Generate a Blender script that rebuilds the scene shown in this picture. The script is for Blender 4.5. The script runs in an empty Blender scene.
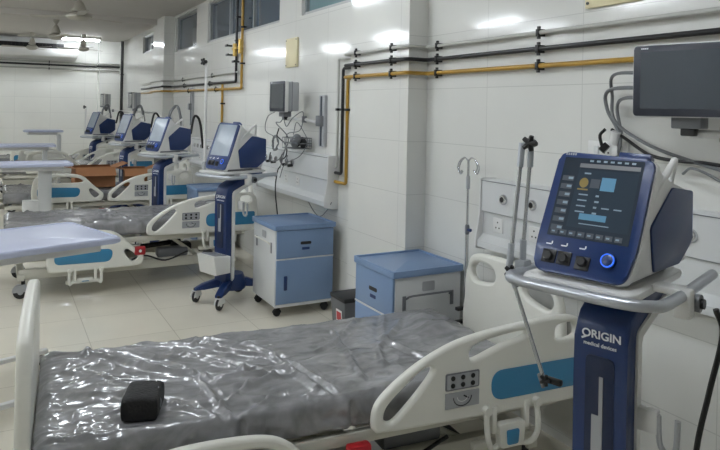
import bpy, bmesh, math, random
from mathutils import Vector, Matrix, noise
C = bpy.context.scene
random.seed(4)
PI = math.pi

# ------------------------------------------------------------------ camera
A = math.atan2(360, 660); TH = 0.02; H = 1.75
r_ = Vector((math.cos(A), -math.sin(A), 0)); d_ = Vector((math.sin(A), math.cos(A), 0)); z_ = Vector((0, 0, 1))
cx_ = r_*math.cos(TH) + z_*math.sin(TH); cy_ = z_*math.cos(TH) - r_*math.sin(TH)
cam = bpy.data.objects.new('camera', bpy.data.cameras.new('camera'))
C.collection.objects.link(cam)
M4 = Matrix((cx_, cy_, -d_)).transposed().to_4x4(); M4.translation = (0, 0, H)
cam.matrix_world = M4
cam.data.sensor_fit = 'HORIZONTAL'; cam.data.sensor_width = 36; cam.data.lens = 33
cam.data.shift_y = -(225-110)/720; cam.data.clip_start = 0.05; cam.data.clip_end = 100
C.camera = cam

# ------------------------------------------------------------------ world, exposure, lamp strength
w = bpy.data.worlds.new('world'); C.world = w; w.use_nodes = True
w.node_tree.nodes['Background'].inputs[0].default_value = (0.30, 0.36, 0.42, 1)
w.node_tree.nodes['Background'].inputs[1].default_value = 0.35
C.view_settings.view_transform = 'Standard'; C.view_settings.look = 'None'
C.view_settings.exposure = 0.0; C.view_settings.gamma = 1; C.view_settings.use_curve_mapping = False
LAMP = 60.0

# ------------------------------------------------------------------ materials
MT = {}
def srgb(c):
    return tuple(((v/255)/12.92 if v/255 < 0.04045 else ((v/255+0.055)/1.055)**2.4) for v in c)
def mat(name, rgb, rough=0.5, metal=0.0, coat=0.0, emit=None, es=0, vary=0.06, nscale=6, bump=0.0, bscale=40, alpha=1, trans=0):
    m = bpy.data.materials.new(name); m.use_nodes = True
    nt = m.node_tree; b = nt.nodes['Principled BSDF']
    c = srgb(rgb)
    tc = nt.nodes.new('ShaderNodeTexCoord')
    if vary:
        n = nt.nodes.new('ShaderNodeTexNoise'); n.inputs['Scale'].default_value = nscale; n.inputs['Detail'].default_value = 4
        nt.links.new(tc.outputs['Object'], n.inputs['Vector'])
        mr = nt.nodes.new('ShaderNodeMapRange'); mr.inputs['To Min'].default_value = 1-vary; mr.inputs['To Max'].default_value = 1+vary
        nt.links.new(n.outputs['Fac'], mr.inputs['Value'])
        mx = nt.nodes.new('ShaderNodeVectorMath'); mx.operation = 'SCALE'; mx.inputs[0].default_value = c
        nt.links.new(mr.outputs[0], mx.inputs['Scale']); nt.links.new(mx.outputs[0], b.inputs['Base Color'])
    else:
        b.inputs['Base Color'].default_value = (*c, 1)
    b.inputs['Roughness'].default_value = rough; b.inputs['Metallic'].default_value = metal
    b.inputs['Coat Weight'].default_value = coat; b.inputs['Coat Roughness'].default_value = 0.08
    b.inputs['Alpha'].default_value = alpha; b.inputs['Transmission Weight'].default_value = trans
    if bump:
        n2 = nt.nodes.new('ShaderNodeTexNoise'); n2.inputs['Scale'].default_value = bscale; n2.inputs['Detail'].default_value = 3
        nt.links.new(tc.outputs['Object'], n2.inputs['Vector'])
        bp = nt.nodes.new('ShaderNodeBump'); bp.inputs['Strength'].default_value = bump; bp.inputs['Distance'].default_value = 0.01
        nt.links.new(n2.outputs['Fac'], bp.inputs['Height']); nt.links.new(bp.outputs[0], b.inputs['Normal'])
    if emit:
        b.inputs['Emission Color'].default_value = (*srgb(emit), 1); b.inputs['Emission Strength'].default_value = es
    MT[name] = m
    return m
def tilemat(name, rgb, line, ax, per, off, wid, rough, vary=0.03, ltone=0.8):
    """glazed tiles: joints on two axes of object space"""
    m = bpy.data.materials.new(name); m.use_nodes = True; nt = m.node_tree; b = nt.nodes['Principled BSDF']
    tc = nt.nodes.new('ShaderNodeTexCoord'); sp = nt.nodes.new('ShaderNodeSeparateXYZ'); nt.links.new(tc.outputs['Object'], sp.inputs[0])
    def mth(op, a, bb=None):
        n = nt.nodes.new('ShaderNodeMath'); n.operation = op
        for i, v in enumerate((a, bb)):
            if v is None: continue
            if isinstance(v, (int, float)): n.inputs[i].default_value = v
            else: nt.links.new(v, n.inputs[i])
        return n.outputs[0]
    masks = []; cells = []
    for k in range(2):
        v = mth('DIVIDE', mth('SUBTRACT', sp.outputs[ax[k]], off[k]), per[k])
        f = mth('ABSOLUTE', mth('SUBTRACT', mth('FRACT', mth('ADD', v, 0.5)), 0.5))
        masks.append(mth('LESS_THAN', f, wid/per[k])); cells.append(mth('FLOOR', v))
    mk = mth('MAXIMUM', masks[0], masks[1])
    wn = nt.nodes.new('ShaderNodeTexWhiteNoise'); wn.noise_dimensions = '2D'
    cb = nt.nodes.new('ShaderNodeCombineXYZ'); nt.links.new(cells[0], cb.inputs[0]); nt.links.new(cells[1], cb.inputs[1])
    nt.links.new(cb.outputs[0], wn.inputs['Vector'])
    ns = nt.nodes.new('ShaderNodeTexNoise'); ns.inputs['Scale'].default_value = 2.2; ns.inputs['Detail'].default_value = 6
    nt.links.new(tc.outputs['Object'], ns.inputs['Vector'])
    var = mth('ADD', mth('MULTIPLY', mth('SUBTRACT', wn.outputs['Value'], 0.5), vary*0.7), mth('MULTIPLY', mth('SUBTRACT', ns.outputs['Fac'], 0.5), vary*3))
    sc = nt.nodes.new('ShaderNodeVectorMath'); sc.operation = 'SCALE'; sc.inputs[0].default_value = srgb(rgb)
    nt.links.new(mth('ADD', var, 1.0), sc.inputs['Scale'])
    mx = nt.nodes.new('ShaderNodeMix'); mx.data_type = 'RGBA'
    nt.links.new(mk, mx.inputs['Factor']); nt.links.new(sc.outputs[0], mx.inputs['A']); mx.inputs['B'].default_value = (*srgb(line), 1)
    nt.links.new(mx.outputs['Result'], b.inputs['Base Color'])
    b.inputs['Roughness'].default_value = rough
    n3 = nt.nodes.new('ShaderNodeTexNoise'); n3.inputs['Scale'].default_value = 1.6; nt.links.new(tc.outputs['Object'], n3.inputs['Vector'])
    ht = mth('SUBTRACT', mth('MULTIPLY', n3.outputs['Fac'], 0.6), mth('MULTIPLY', mk, 0.12))
    bp = nt.nodes.new('ShaderNodeBump'); bp.inputs['Strength'].default_value = 0.25; bp.inputs['Distance'].default_value = 0.02
    nt.links.new(ht, bp.inputs['Height']); nt.links.new(bp.outputs[0], b.inputs['Normal'])
    MT[name] = m; return m

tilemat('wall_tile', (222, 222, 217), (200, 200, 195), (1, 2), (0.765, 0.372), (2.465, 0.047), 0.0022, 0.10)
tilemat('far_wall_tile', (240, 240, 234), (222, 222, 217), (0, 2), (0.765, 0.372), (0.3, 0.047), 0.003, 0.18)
tilemat('floor_tile', (232, 226, 210), (196, 188, 170), (0, 1), (0.61, 0.61), (1.22, 0.32), 0.0025, 0.16, vary=0.06)
mat('ceiling_paint', (196, 192, 186), 0.8, vary=0.05, nscale=1.5)
mat('paint_white', (220, 220, 214), 0.5)
mat('plaster', (205, 205, 200), 0.35, vary=0.03)
mat('window_glass', (70, 84, 98), 0.12, coat=0.6, vary=0.35, nscale=1.2)
mat('window_glass_pale', (120, 150, 155), 0.15, coat=0.4, vary=0.3, nscale=1.5)
mat('frame_aluminium', (170, 172, 172), 0.4, 0.6)
mat('cream', (238, 237, 228), 0.32, coat=0.15, vary=0.03)
mat('cream_metal', (208, 206, 194), 0.38, vary=0.06)
mat('shell_white', (226, 226, 224), 0.3, coat=0.2, vary=0.02)
mat('grey_plastic', (170, 172, 175), 0.4, vary=0.04)
mat('mid_grey', (120, 122, 126), 0.45)
mat('blue_inlay', (52, 132, 176), 0.3, coat=0.3, vary=0.04)
mat('navy', (12, 45, 98), 0.36, coat=0.08, vary=0.05)
mat('navy_shade', (13, 32, 66), 0.35)
mat('locker_blue', (122, 147, 182), 0.38, vary=0.03)
mat('locker_white', (214, 216, 216), 0.4, vary=0.03)
mat('table_blue', (200, 206, 228), 0.35, coat=0.2, vary=0.03)
mat('black', (14, 14, 16), 0.35)
mat('black_cloth', (10, 10, 12), 0.62, bump=0.4, bscale=120)
mat('rubber', (34, 34, 36), 0.6)
mat('dark_metal', (60, 60, 60), 0.4, 0.6)
mat('chrome', (205, 207, 210), 0.22, 0.9)
mat('steel_tube', (186, 190, 196), 0.3, 0.6)
mat('pipe_grey', (186, 186, 180), 0.35, vary=0.05)
mat('pipe_black', (26, 26, 28), 0.35)
mat('pipe_yellow', (170, 132, 44), 0.35, vary=0.12, nscale=14)
mat('cable_grey', (112, 114, 116), 0.45)
mat('red', (168, 30, 38), 0.4)
mat('label_white', (230, 230, 228), 0.5, vary=0)
mat('text_white', (235, 238, 242), 0.5, vary=0)
mat('bin_grey', (100, 102, 106), 0.5)
mat('cardboard', (154, 106, 70), 0.8, vary=0.08, nscale=9)
mat('cardboard_inside', (120, 74, 44), 0.85)
mat('plate_cream', (222, 212, 174), 0.4, vary=0.03)
mat('brass', (190, 160, 90), 0.3, 0.7)
mat('dark_grey_strip', (62, 70, 80), 0.5)
mat('fan_paint', (176, 172, 160), 0.4)
mat('lamp_glow', (255, 255, 252), 0.5, emit=(240, 247, 255), es=LAMP, vary=0)
mat('monitor_bezel', (38, 42, 54), 0.35)
mat('monitor_glass', (58, 66, 74), 0.12, coat=0.5, vary=0.1, nscale=5)
mat('display_pale', (128, 140, 152), 0.35, coat=0.1, vary=0.25, nscale=9)
mat('knob_glow', (40, 90, 220), 0.4, emit=(50, 110, 240), es=0.9, vary=0)
mat('ui_text', (120, 140, 155), 0.4, emit=(150, 175, 190), es=0.12, vary=0)
mat('ui_blue', (70, 120, 150), 0.4, emit=(90, 150, 185), es=0.18, vary=0)
mat('ui_amber', (120, 105, 50), 0.4, emit=(170, 140, 60), es=0.12, vary=0)
mat('ui_panel', (38, 48, 58), 0.15, emit=(40, 54, 66), es=0.4, vary=0.1)
mat('lit_screen', (34, 42, 52), 0.10, coat=0.5, emit=(34, 44, 54), es=0.5, vary=0.2, nscale=6)

def plastic_film():
    """grey mattress tightly wrapped in crinkled clear film"""
    m = bpy.data.materials.new('film'); m.use_nodes = True; nt = m.node_tree; b = nt.nodes['Principled BSDF']
    tc = nt.nodes.new('ShaderNodeTexCoord')
    mp = nt.nodes.new('ShaderNodeMapping'); mp.inputs['Scale'].default_value = (1, 2.2, 1); mp.inputs['Rotation'].default_value = (0, 0, 0.5)
    nt.links.new(tc.outputs['Object'], mp.inputs[0])
    n = nt.nodes.new('ShaderNodeTexNoise'); n.inputs['Scale'].default_value = 5; n.inputs['Detail'].default_value = 7; n.inputs['Distortion'].default_value = 1.2
    nt.links.new(mp.outputs[0], n.inputs['Vector'])
    cr = nt.nodes.new('ShaderNodeValToRGB'); cr.color_ramp.elements[0].position = 0.3; cr.color_ramp.elements[1].position = 0.72
    cr.color_ramp.elements[0].color = (*srgb((104, 104, 107)), 1); cr.color_ramp.elements[1].color = (*srgb((156, 156, 159)), 1)
    nt.links.new(n.outputs['Fac'], cr.inputs[0]); nt.links.new(cr.outputs[0], b.inputs['Base Color'])
    b.inputs['Roughness'].default_value = 0.36; b.inputs['Metallic'].default_value = 0.0
    b.inputs['Coat Weight'].default_value = 1.0; b.inputs['Coat Roughness'].default_value = 0.14; b.inputs['Coat IOR'].default_value = 1.62
    v = nt.nodes.new('ShaderNodeTexNoise'); v.noise_type = 'RIDGED_MULTIFRACTAL'; v.inputs['Scale'].default_value = 4.2; v.inputs['Detail'].default_value = 6; v.inputs['Distortion'].default_value = 0.6
    nt.links.new(mp.outputs[0], v.inputs['Vector'])
    bp = nt.nodes.new('ShaderNodeBump'); bp.inputs['Strength'].default_value = 0.8; bp.inputs['Distance'].default_value = 0.014
    nt.links.new(v.outputs['Fac'], bp.inputs['Height']); nt.links.new(bp.outputs[0], b.inputs['Normal']); nt.links.new(bp.outputs[0], b.inputs['Coat Normal'])
    MT['film'] = m
plastic_film()

# ------------------------------------------------------------------ helpers
def link(o, parent=None):
    C.collection.objects.link(o)
    if parent is not None: o.parent = parent
    return o
def tag(o, label=None, cat=None, group=None, kind=None):
    if label: o['label'] = label
    if cat: o['category'] = cat
    if group: o['group'] = group
    if kind: o['kind'] = kind
    return o
def thing(name, label, cat, loc=(0, 0, 0), rz=0, group=None):
    o = bpy.data.objects.new(name, None); link(o); o.location = loc; o.rotation_euler = (0, 0, rz); o.empty_display_size = 0.1
    return tag(o, label, cat, group)
def copy_tree(o, parent=None):
    c = o.copy(); C.collection.objects.link(c)
    if parent is not None: c.parent = parent
    for ch in list(o.children): copy_tree(ch, c)
    return c
def smoothpath(pts, n=6, closed=False):
    P = [Vector(p) for p in pts]; out = []; N = len(P)
    rng = range(N) if closed else range(N-1)
    for i in rng:
        p1, p2 = P[i], P[(i+1) % N]
        p0 = P[i-1] if (closed or i > 0) else p1*2-p2
        p3 = P[(i+2) % N] if (closed or i+2 < N) else p2*2-p1
        for k in range(n):
            t = k/n
            out.append(0.5*((2*p1)+(p2-p0)*t+(2*p0-5*p1+4*p2-p3)*t*t+(3*p1-p0-3*p2+p3)*t**3))
    if not closed: out.append(P[-1])
    return out
def roundpoly(pts, r, n=5):
    """round the corners of a 2D polygon; r may be a list"""
    out = []; N = len(pts)
    for i in range(N):
        p = Vector(pts[i]); a = Vector(pts[i-1]); b = Vector(pts[(i+1) % N])
        rr = r[i] if isinstance(r, (list, tuple)) else r
        da = (a-p); db = (b-p); la, lb = da.length, db.length
        rr = min(rr, la*0.49, lb*0.49)
        if rr <= 1e-5: out.append(tuple(p)); continue
        s = p+da/la*rr; e = p+db/lb*rr
        for k in range(n+1):
            t = k/n; out.append(tuple(s*(1-t)**2+p*2*t*(1-t)+e*t*t))
    return out
class MB:
    def __init__(s): s.bm = bmesh.new(); s.mats = []
    def _m(s, faces, m):
        if m not in s.mats: s.mats.append(m)
        i = s.mats.index(m)
        for f in faces: f.material_index = i
    def _new(s, fn, m, T=None):
        before = set(s.bm.faces); vb = set(s.bm.verts)
        fn()
        nf = [f for f in s.bm.faces if f not in before]; nv = [v for v in s.bm.verts if v not in vb]
        if T is not None: bmesh.ops.transform(s.bm, matrix=T, verts=nv)
        s._m(nf, m)
    def box(s, c, d, m, bev=0.0, rot=None, seg=2):
        def fn():
            r = bmesh.ops.create_cube(s.bm, size=1)
            bmesh.ops.scale(s.bm, vec=d, verts=r['verts'])
            if bev > 0:
                es = list({e for v in r['verts'] for e in v.link_edges})
                bmesh.ops.bevel(s.bm, geom=es, offset=min(bev, min(d)*0.45), segments=seg, affect='EDGES', profile=0.5)
        R = Matrix.Translation(c)
        if rot: R = R @ Matrix.Rotation(rot[2], 4, 'Z') @ Matrix.Rotation(rot[1], 4, 'Y') @ Matrix.Rotation(rot[0], 4, 'X')
        s._new(fn, m, R); return s
    def bx(s, x0, x1, y0, y1, z0, z1, m, bev=0.0):
        return s.box(((x0+x1)/2, (y0+y1)/2, (z0+z1)/2), (abs(x1-x0), abs(y1-y0), abs(z1-z0)), m, bev)
    def tube(s, pts, r, m, seg=10, smooth=0, closed=False):
        P = smoothpath(pts, smooth, closed) if smooth else [Vector(p) for p in pts]
        R = r if isinstance(r, (list, tuple)) else [r]*len(P)
        def fn():
            rings = []; up = None
            N = len(P)
            for i, p in enumerate(P):
                t = (P[(i+1) % N]-P[i-1]) if (closed or 0 < i < N-1) else (P[1]-P[0] if i == 0 else P[-1]-P[-2])
                t = t.normalized() if t.length > 1e-9 else Vector((0, 0, 1))
                if up is None:
                    up = Vector((0, 0, 1)) if abs(t.z) < 0.9 else Vector((1, 0, 0))
                up = (up-t*up.dot(t)).normalized(); sd = t.cross(up)
                rings.append([s.bm.verts.new(p+(up*math.cos(2*PI*k/seg)+sd*math.sin(2*PI*k/seg))*R[i]) for k in range(seg)])
            rr = range(N) if closed else range(N-1)
            for i in rr:
                a, b = rings[i], rings[(i+1) % N]
                for k in range(seg): s.bm.faces.new((a[k], a[(k+1) % seg], b[(k+1) % seg], b[k]))
            if not closed:
                s.bm.faces.new(rings[0][::-1]); s.bm.faces.new(rings[-1])
        s._new(fn, m); return s
    def cyl(s, p0, p1, r, m, seg=16, r1=None):
        return s.tube([p0, p1], [r, r if r1 is None else r1], m, seg)
    def lathe(s, prof, m, seg=20, T=None):
        def fn():
            rings = [[s.bm.verts.new((r*math.cos(2*PI*k/seg), r*math.sin(2*PI*k/seg), z)) for k in range(seg)] for r, z in prof]
            for a, b in zip(rings, rings[1:]):
                for k in range(seg): s.bm.faces.new((a[k], a[(k+1) % seg], b[(k+1) % seg], b[k]))
            s.bm.faces.new(rings[0][::-1]); s.bm.faces.new(rings[-1])
        s._new(fn, m, T); return s
    def prism(s, poly, d0, d1, m, plane='XZ', bev=0.0, T=None, seg=2):
        """poly 2D, pushed along the remaining axis from d0 to d1"""
        def P(u, v, d):
            return {'XZ': (u, d, v), 'YZ': (d, u, v), 'XY': (u, v, d)}[plane]
        def fn():
            a = [s.bm.verts.new(P(u, v, d0)) for u, v in poly]; b = [s.bm.verts.new(P(u, v, d1)) for u, v in poly]
            n = len(poly)
            f1 = s.bm.faces.new(a); f2 = s.bm.faces.new(b[::-1])
            for i in range(n): s.bm.faces.new((a[i], b[i], b[(i+1) % n], a[(i+1) % n]))
            if bev > 0:
                es = list(f1.edges)+list(f2.edges)
                bmesh.ops.bevel(s.bm, geom=es, offset=bev, segments=seg, affect='EDGES', profile=0.5)
        s._new(fn, m, T); return s
    def build(s, name, parent=None, T=None, smooth=True):
        bmesh.ops.recalc_face_normals(s.bm, faces=s.bm.faces)
        if T is not None: bmesh.ops.transform(s.bm, matrix=T, verts=s.bm.verts)
        me = bpy.data.meshes.new(name); s.bm.to_mesh(me); s.bm.free()
        for k in s.mats: me.materials.append(MT[k])
        if smooth:
            for p in me.polygons: p.use_smooth = True
            me.set_sharp_from_angle(angle=0.65)
        return link(bpy.data.objects.new(name, me), parent)
def plate(name, outer, holes, thick, bev, m, parent, T, rounds=None):
    """flat moulding with true holes: filled curve, extruded and bevelled, baked to a mesh; T maps (u,v,w) to parent space"""
    cu = bpy.data.curves.new(name, 'CURVE'); cu.dimensions = '2D'; cu.fill_mode = 'BOTH'
    cu.extrude = max(thick/2-bev, 0.0005); cu.bevel_depth = bev; cu.bevel_resolution = 2; cu.offset = -bev
    for pts in [outer]+holes:
        sp = cu.splines.new('POLY'); sp.points.add(len(pts)-1); sp.use_cyclic_u = True
        for i, p in enumerate(pts): sp.points[i].co = (p[0], p[1], 0, 1)
    tmp = bpy.data.objects.new(name+'_tmp', cu); C.collection.objects.link(tmp)
    bpy.context.view_layer.update()
    dg = bpy.context.evaluated_depsgraph_get()
    me = bpy.data.meshes.new_from_object(tmp.evaluated_get(dg)); me.transform(T)
    bpy.data.objects.remove(tmp); bpy.data.curves.remove(cu)
    me.name = name; me.materials.clear(); me.materials.append(MT[m])
    for p in me.polygons: p.use_smooth = True
    me.set_sharp_from_angle(angle=0.7)
    return link(bpy.data.objects.new(name, me), parent)
def words(name, text, size, m, parent, T, depth=0.0006, shear=0, bold=0):
    cu = bpy.data.curves.new(name, 'FONT'); cu.body = text; cu.size = size; cu.extrude = depth; cu.align_x = 'CENTER'; cu.align_y = 'CENTER'; cu.shear = shear; cu.offset = bold
    tmp = bpy.data.objects.new(name+'_tmp', cu); C.collection.objects.link(tmp)
    bpy.context.view_layer.update()
    me = bpy.data.meshes.new_from_object(tmp.evaluated_get(bpy.context.evaluated_depsgraph_get())); me.transform(T)
    bpy.data.objects.remove(tmp); bpy.data.curves.remove(cu)
    me.name = name; me.materials.clear(); me.materials.append(MT[m])
    return link(bpy.data.objects.new(name, me), parent)
def basis(o, u, v, wv):
    M = Matrix((Vector(u), Vector(v), Vector(wv))).transposed().to_4x4(); M.translation = o; return M
def XZT(y=0, x=0, z=0): return basis((x, y, z), (1, 0, 0), (0, 0, 1), (0, -1, 0))
def YZT(x=0, y=0, z=0): return basis((x, y, z), (0, 1, 0), (0, 0, 1), (1, 0, 0))
def arc(c, r, a0, a1, n):
    return [(c[0]+r*math.cos(a0+(a1-a0)*k/n), c[1]+r*math.sin(a0+(a1-a0)*k/n)) for k in range(n+1)]
def caster(parent, x, y, r=0.05, body='grey_plastic', top=None, rz=0.0, wheelmat='rubber', zb=0.0):
    """caster part: fork housing, with its wheel as a sub-part"""
    top = top if top else 2*r+0.05
    R = Matrix.Translation((x, y, zb)) @ Matrix.Rotation(rz, 4, 'Z')
    b = MB(); b.cyl((0, 0, r*1.95), (0, 0, top), r*0.28, 'dark_metal', 10)
    hood = [(r*math.cos(t)*1.12-r*0.35, r+r*1.12*math.sin(t)) for t in [PI*k/8 for k in range(9)]]
    b.prism(hood, -r*0.42, -r*0.30, body, 'XZ'); b.prism(hood, r*0.30, r*0.42, body, 'XZ')
    b.box((-r*0.2, 0, r*2.02), (r*1.2, r*0.84, r*0.18), body, r*0.05)
    c = b.build('caster', parent, R)
    m = MB(); m.tube([(-r*0.35, -r*0.28, r), (-r*0.35, -r*0.2, r), (-r*0.35, r*0.2, r), (-r*0.35, r*0.28, r)], [r*0.85, r, r, r*0.85], wheelmat, 20)
    m.cyl((-r*0.35, -r*0.31, r), (-r*0.35, r*0.31, r), r*0.4, body, 12)
    m.build('wheel', c, R)
    return c

# ------------------------------------------------------------------ the room
WX = 2.66; CX_ = 2.50; LX = -5.2; BY = -2.2; FY = 17.55; CZ = 3.32
def struct(o): o['kind'] = 'structure'; return o
struct(MB().bx(LX-0.2, WX+0.35, BY-0.2, FY+0.2, -0.12, 0, 'floor_tile').build('floor', smooth=False))
struct(MB().bx(LX-0.2, WX+0.35, BY-0.2, FY+0.2, CZ, CZ+0.12, 'ceiling_paint').build('ceiling', smooth=False))
wins = [(4.95, 6.15, 2.69, 3.28), (6.75, 9.60, 2.69, 3.28), (10.22, 11.62, 2.69, 3.28), (13.15, 14.6, 2.86, 3.22)]
b = MB()
b.bx(WX, WX+0.3, BY, FY, 0, 2.69, 'wall_tile')
b.bx(WX, WX+0.3, BY, FY, 3.28, CZ, 'wall_tile')
ys = [BY]+[v for w4 in wins for v in w4[:2]]+[FY]
for k in range(0, len(ys), 2): b.bx(WX, WX+0.3, ys[k], ys[k+1], 2.69, 3.28, 'wall_tile')
b.bx(WX, WX+0.3, 13.15, 14.6, 2.69, 2.86, 'wall_tile'); b.bx(WX, WX+0.3, 13.15, 14.6, 3.22, 3.28, 'wall_tile')
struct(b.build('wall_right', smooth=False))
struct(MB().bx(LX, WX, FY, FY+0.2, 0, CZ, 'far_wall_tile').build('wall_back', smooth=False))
struct(MB().bx(LX-0.2, LX, BY, FY, 0, CZ, 'plaster').build('wall_left', smooth=False))
struct(MB().bx(LX, WX, BY-0.2, BY, 0, CZ, 'plaster').build('wall_front', smooth=False))
struct(MB().bx(CX_, WX, 3.886, 4.75, 0, CZ, 'wall_tile').build('trim_1', smooth=False))
struct(MB().bx(CX_-0.02, WX, 11.70, 12.62, 0, CZ, 'wall_tile').build('trim_2', smooth=False))
struct(MB().bx(2.12, WX, FY-0.22, FY, 0, CZ, 'far_wall_tile').build('trim_3', smooth=False))
struct(MB().bx(LX, WX, 12.3, 12.62, CZ-0.10, CZ, 'ceiling_paint').build('trim_4', smooth=False))
for i, (y0, y1, z0, z1) in enumerate(wins):
    n = 'window_%d' % (i+1)
    b = MB(); b.bx(WX+0.07, WX+0.085, y0, y1, z0, z1, 'window_glass_pale' if i == 0 else 'window_glass')
    wd = struct(b.build(n, smooth=False))
    f = MB(); t = 0.035
    f.bx(WX+0.03, WX+0.10, y0, y1, z0, z0+t, 'frame_aluminium'); f.bx(WX+0.03, WX+0.10, y0, y1, z1-t, z1, 'frame_aluminium')
    nm = max(1, round((y1-y0)/0.95))
    for k in range(nm+1):
        yy = y0+(y1-y0-t)*k/nm; f.bx(WX+0.035, WX+0.095, yy, yy+t, z0, z1, 'frame_aluminium')
    f.build('window_frame', wd)

# ceiling lights
def ceiling_light(x, y, along, label, L=1.2, W=0.26):
    t = thing('ceiling_light', label, 'light', (x, y, CZ), 0 if along == 'x' else PI/2, 'fluorescent ceiling lights')
    b = MB(); b.box((0, 0, -0.025), (L, W, 0.05), 'paint_white', 0.008); b.build('housing', t)
    for s in (-1, 1):
        b = MB(); b.tube([(-L/2+0.03, s*W/4, -0.068), (L/2-0.03, s*W/4, -0.068)], 0.018, 'lamp_glow', 10); b.build('tube', t)
    for s in (-1, 1): MB().box((s*(L/2-0.02), 0, -0.065), (0.02, W*0.9, 0.04), 'paint_white', 0.004).build('end_cap', t)
LK = 'twin tube ceiling light '
ceiling_light(1.62, 16.55, 'x', LK+'glowing at the far end near the tiled back wall', 0.85)
for y, s in ((1.4, 'overhead, nearest to the bed with the black pouch'), (4.6, 'overhead, level with the bed beside the white and blue locker'), (7.6, 'overhead, above the second row bed')):
    ceiling_light(0.75, y, 'y', LK+s)
for y, s in ((2.6, 'first of the left hand row'), (5.6, 'second of the left hand row'), (8.5, 'third of the left hand row'), (11.4, 'fourth of the left hand row'), (14.4, 'fifth of the left hand row')):
    ceiling_light(-1.95, y, 'y', LK+s)
for y, s in ((3.4, 'nearest of the row by the left wall'), (8.95, 'middle of the row by the left wall'), (13.6, 'farthest of the row by the left wall')):
    ceiling_light(-3.4, y, 'y', LK+s)
ceiling_light(-1.2, 16.6, 'x', LK+'at the far end, left of the duct', 1.0)

# ceiling fans
def make_fan(x, y, zhub, a0, label, R=0.66, big=1.0):
    t = thing('ceiling_fan', label, 'fan', (x, y, CZ), a0, 'ceiling fans of the ward')
    d = CZ-zhub
    b = MB(); b.lathe([(0.055*big, 0.0), (0.055*big, -0.03), (0.02, -0.09)], 'fan_paint'); b.build('canopy', t)
    b = MB(); b.cyl((0, 0, -0.02), (0, 0, -d+0.06), 0.014, 'fan_paint')
    b.lathe([(0.02, -d+0.22), (0.045*big, -d+0.19), (0.085*big, -d+0.07), (0.06*big, -d+0.06)], 'fan_paint'); b.build('down_rod', t)
    b = MB(); b.lathe([(0.03, -d+0.055), (0.10*big, -d+0.045), (0.135*big, -d+0.01), (0.135*big, -d-0.015), (0.08*big, -d-0.05), (0.02, -d-0.06)], 'fan_paint', 24); b.build('motor', t)
    for k in range(3):
        b = MB(); T = Matrix.Rotation(2*PI*k/3, 4, 'Z') @ Matrix.Translation((0, 0, -d)) @ Matrix.Rotation(0.14, 4, 'X')
        b.prism([(0.12, -0.02), (0.22, -0.055), (R-0.02, -0.065), (R, -0.045), (R, 0.045), (R-0.02, 0.065), (0.22, 0.055), (0.12, 0.02)], -0.004, 0.004, 'fan_paint', 'XY')
        b.build('blade', t, T)
make_fan(0.94, 9.9, 2.965, 2.6, 'pale ceiling fan nearest the camera with a wide motor cover', 0.68, 1.25)
make_fan(0.89, 13.5, 3.00, 2.8, 'small grey ceiling fan, second from the camera', 0.66, 1.0)
make_fan(0.60, 16.3, 2.99, 1.1, 'ceiling fan in front of the white duct at the far left', 0.6, 0.9)
make_fan(1.62, 16.0, 3.0, 0.7, 'tiny far ceiling fan under the glowing tube light', 0.55, 0.9)

# duct on the back wall
t = thing('air_duct', 'long white air duct with dark louvre along its top on the back wall', 'duct', (-2.0, FY, 2.80))
b = MB(); b.prism([(0, 0), (-0.55, 0.06), (-0.6, 0.12), (-0.6, 0.24), (0, 0.24)], 0, 3.6, 'shell_white', 'YZ', 0.01); b.build('casing', t)
b = MB(); b.bx(0.0, 3.3, -0.52, -0.01, 0.24, 0.36, 'black'); b.build('louvre_gap', t)
b = MB()
for k in range(40): b.bx(0.04+0.08*k, 0.05+0.08*k, -0.535, -0.52, 0.25, 0.35, 'dark_metal')
b.build('louvre', t)

# ------------------------------------------------------------------ wall pipes
def clampat(b, p, ax, r):
    x, y, z = p
    if ax == 'y': b.box((x+0.012, y, z), (r*2+0.035, 0.022, r*2+0.016), 'black', 0.003); b.box((x-0.002, y, z+r+0.016), (0.014, 0.016, 0.014), 'black'); b.box((x-0.002, y, z-r-0.016), (0.014, 0.016, 0.014), 'black')
    elif ax == 'z': b.box((x+0.012, y, z), (r*2+0.035, r*2+0.014, 0.022), 'black', 0.003)
    else: b.box((x, y+0.012, z), (0.022, r*2+0.035, r*2+0.016), 'black', 0.003)
def pipe(name, pts, r, m, label, cat='pipe', clamps=(), group=None):
    t = thing(name, label, cat, pts[0], 0, group)
    o = Vector(pts[0])
    b = MB(); P = []
    for i, p in enumerate(pts):
        p = Vector(p)-o
        if 0 < i < len(pts)-1:
            a = Vector(pts[i-1])-o; c = Vector(pts[i+1])-o
            q = min(0.03, (a-p).length*0.45, (c-p).length*0.45)
            s = p+(a-p).normalized()*q; e = p+(c-p).normalized()*q
            for k in range(5):
                u = k/4; P.append(s*(1-u)**2+p*2*u*(1-u)+e*u*u)
        else: P.append(p)
    b.tube(P, r, m, 12); b.build('tube', t)
    for c, ax in clamps:
        b = MB(); clampat(b, Vector(c)-o, ax, r); b.build('clamp', t)
    return t
g = WX-0.035; gc = CX_-0.035; gn = 3.886-0.035
def run(z, r, m, yend, down, label):
    pts = [(g, -1.2, z), (g, gn, z), (gc, gn, z), (gc, 4.80, z)]
    pts += [(g-0.0, 4.80, z), (g, yend, z), (g, yend, down[0]), (g, yend, down[1])] if False else []
    cl = [((g, y, z), 'y') for y in (0.4, 1.5, 2.75, 3.72)]+[((gc, y, z), 'y') for y in (4.06, 4.6)]
    pts2 = pts[:-1]+[(gc, 4.80, z), (g, 4.80, z), (g, yend, z), (g, yend, down), (g, yend-0.0, down)][:4]
    pts2 += [(g, 5.27, down)]
    return pipe('gas_pipe', pts2, r, m, label, clamps=cl+[((g, yend, 1.75), 'z')])
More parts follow.
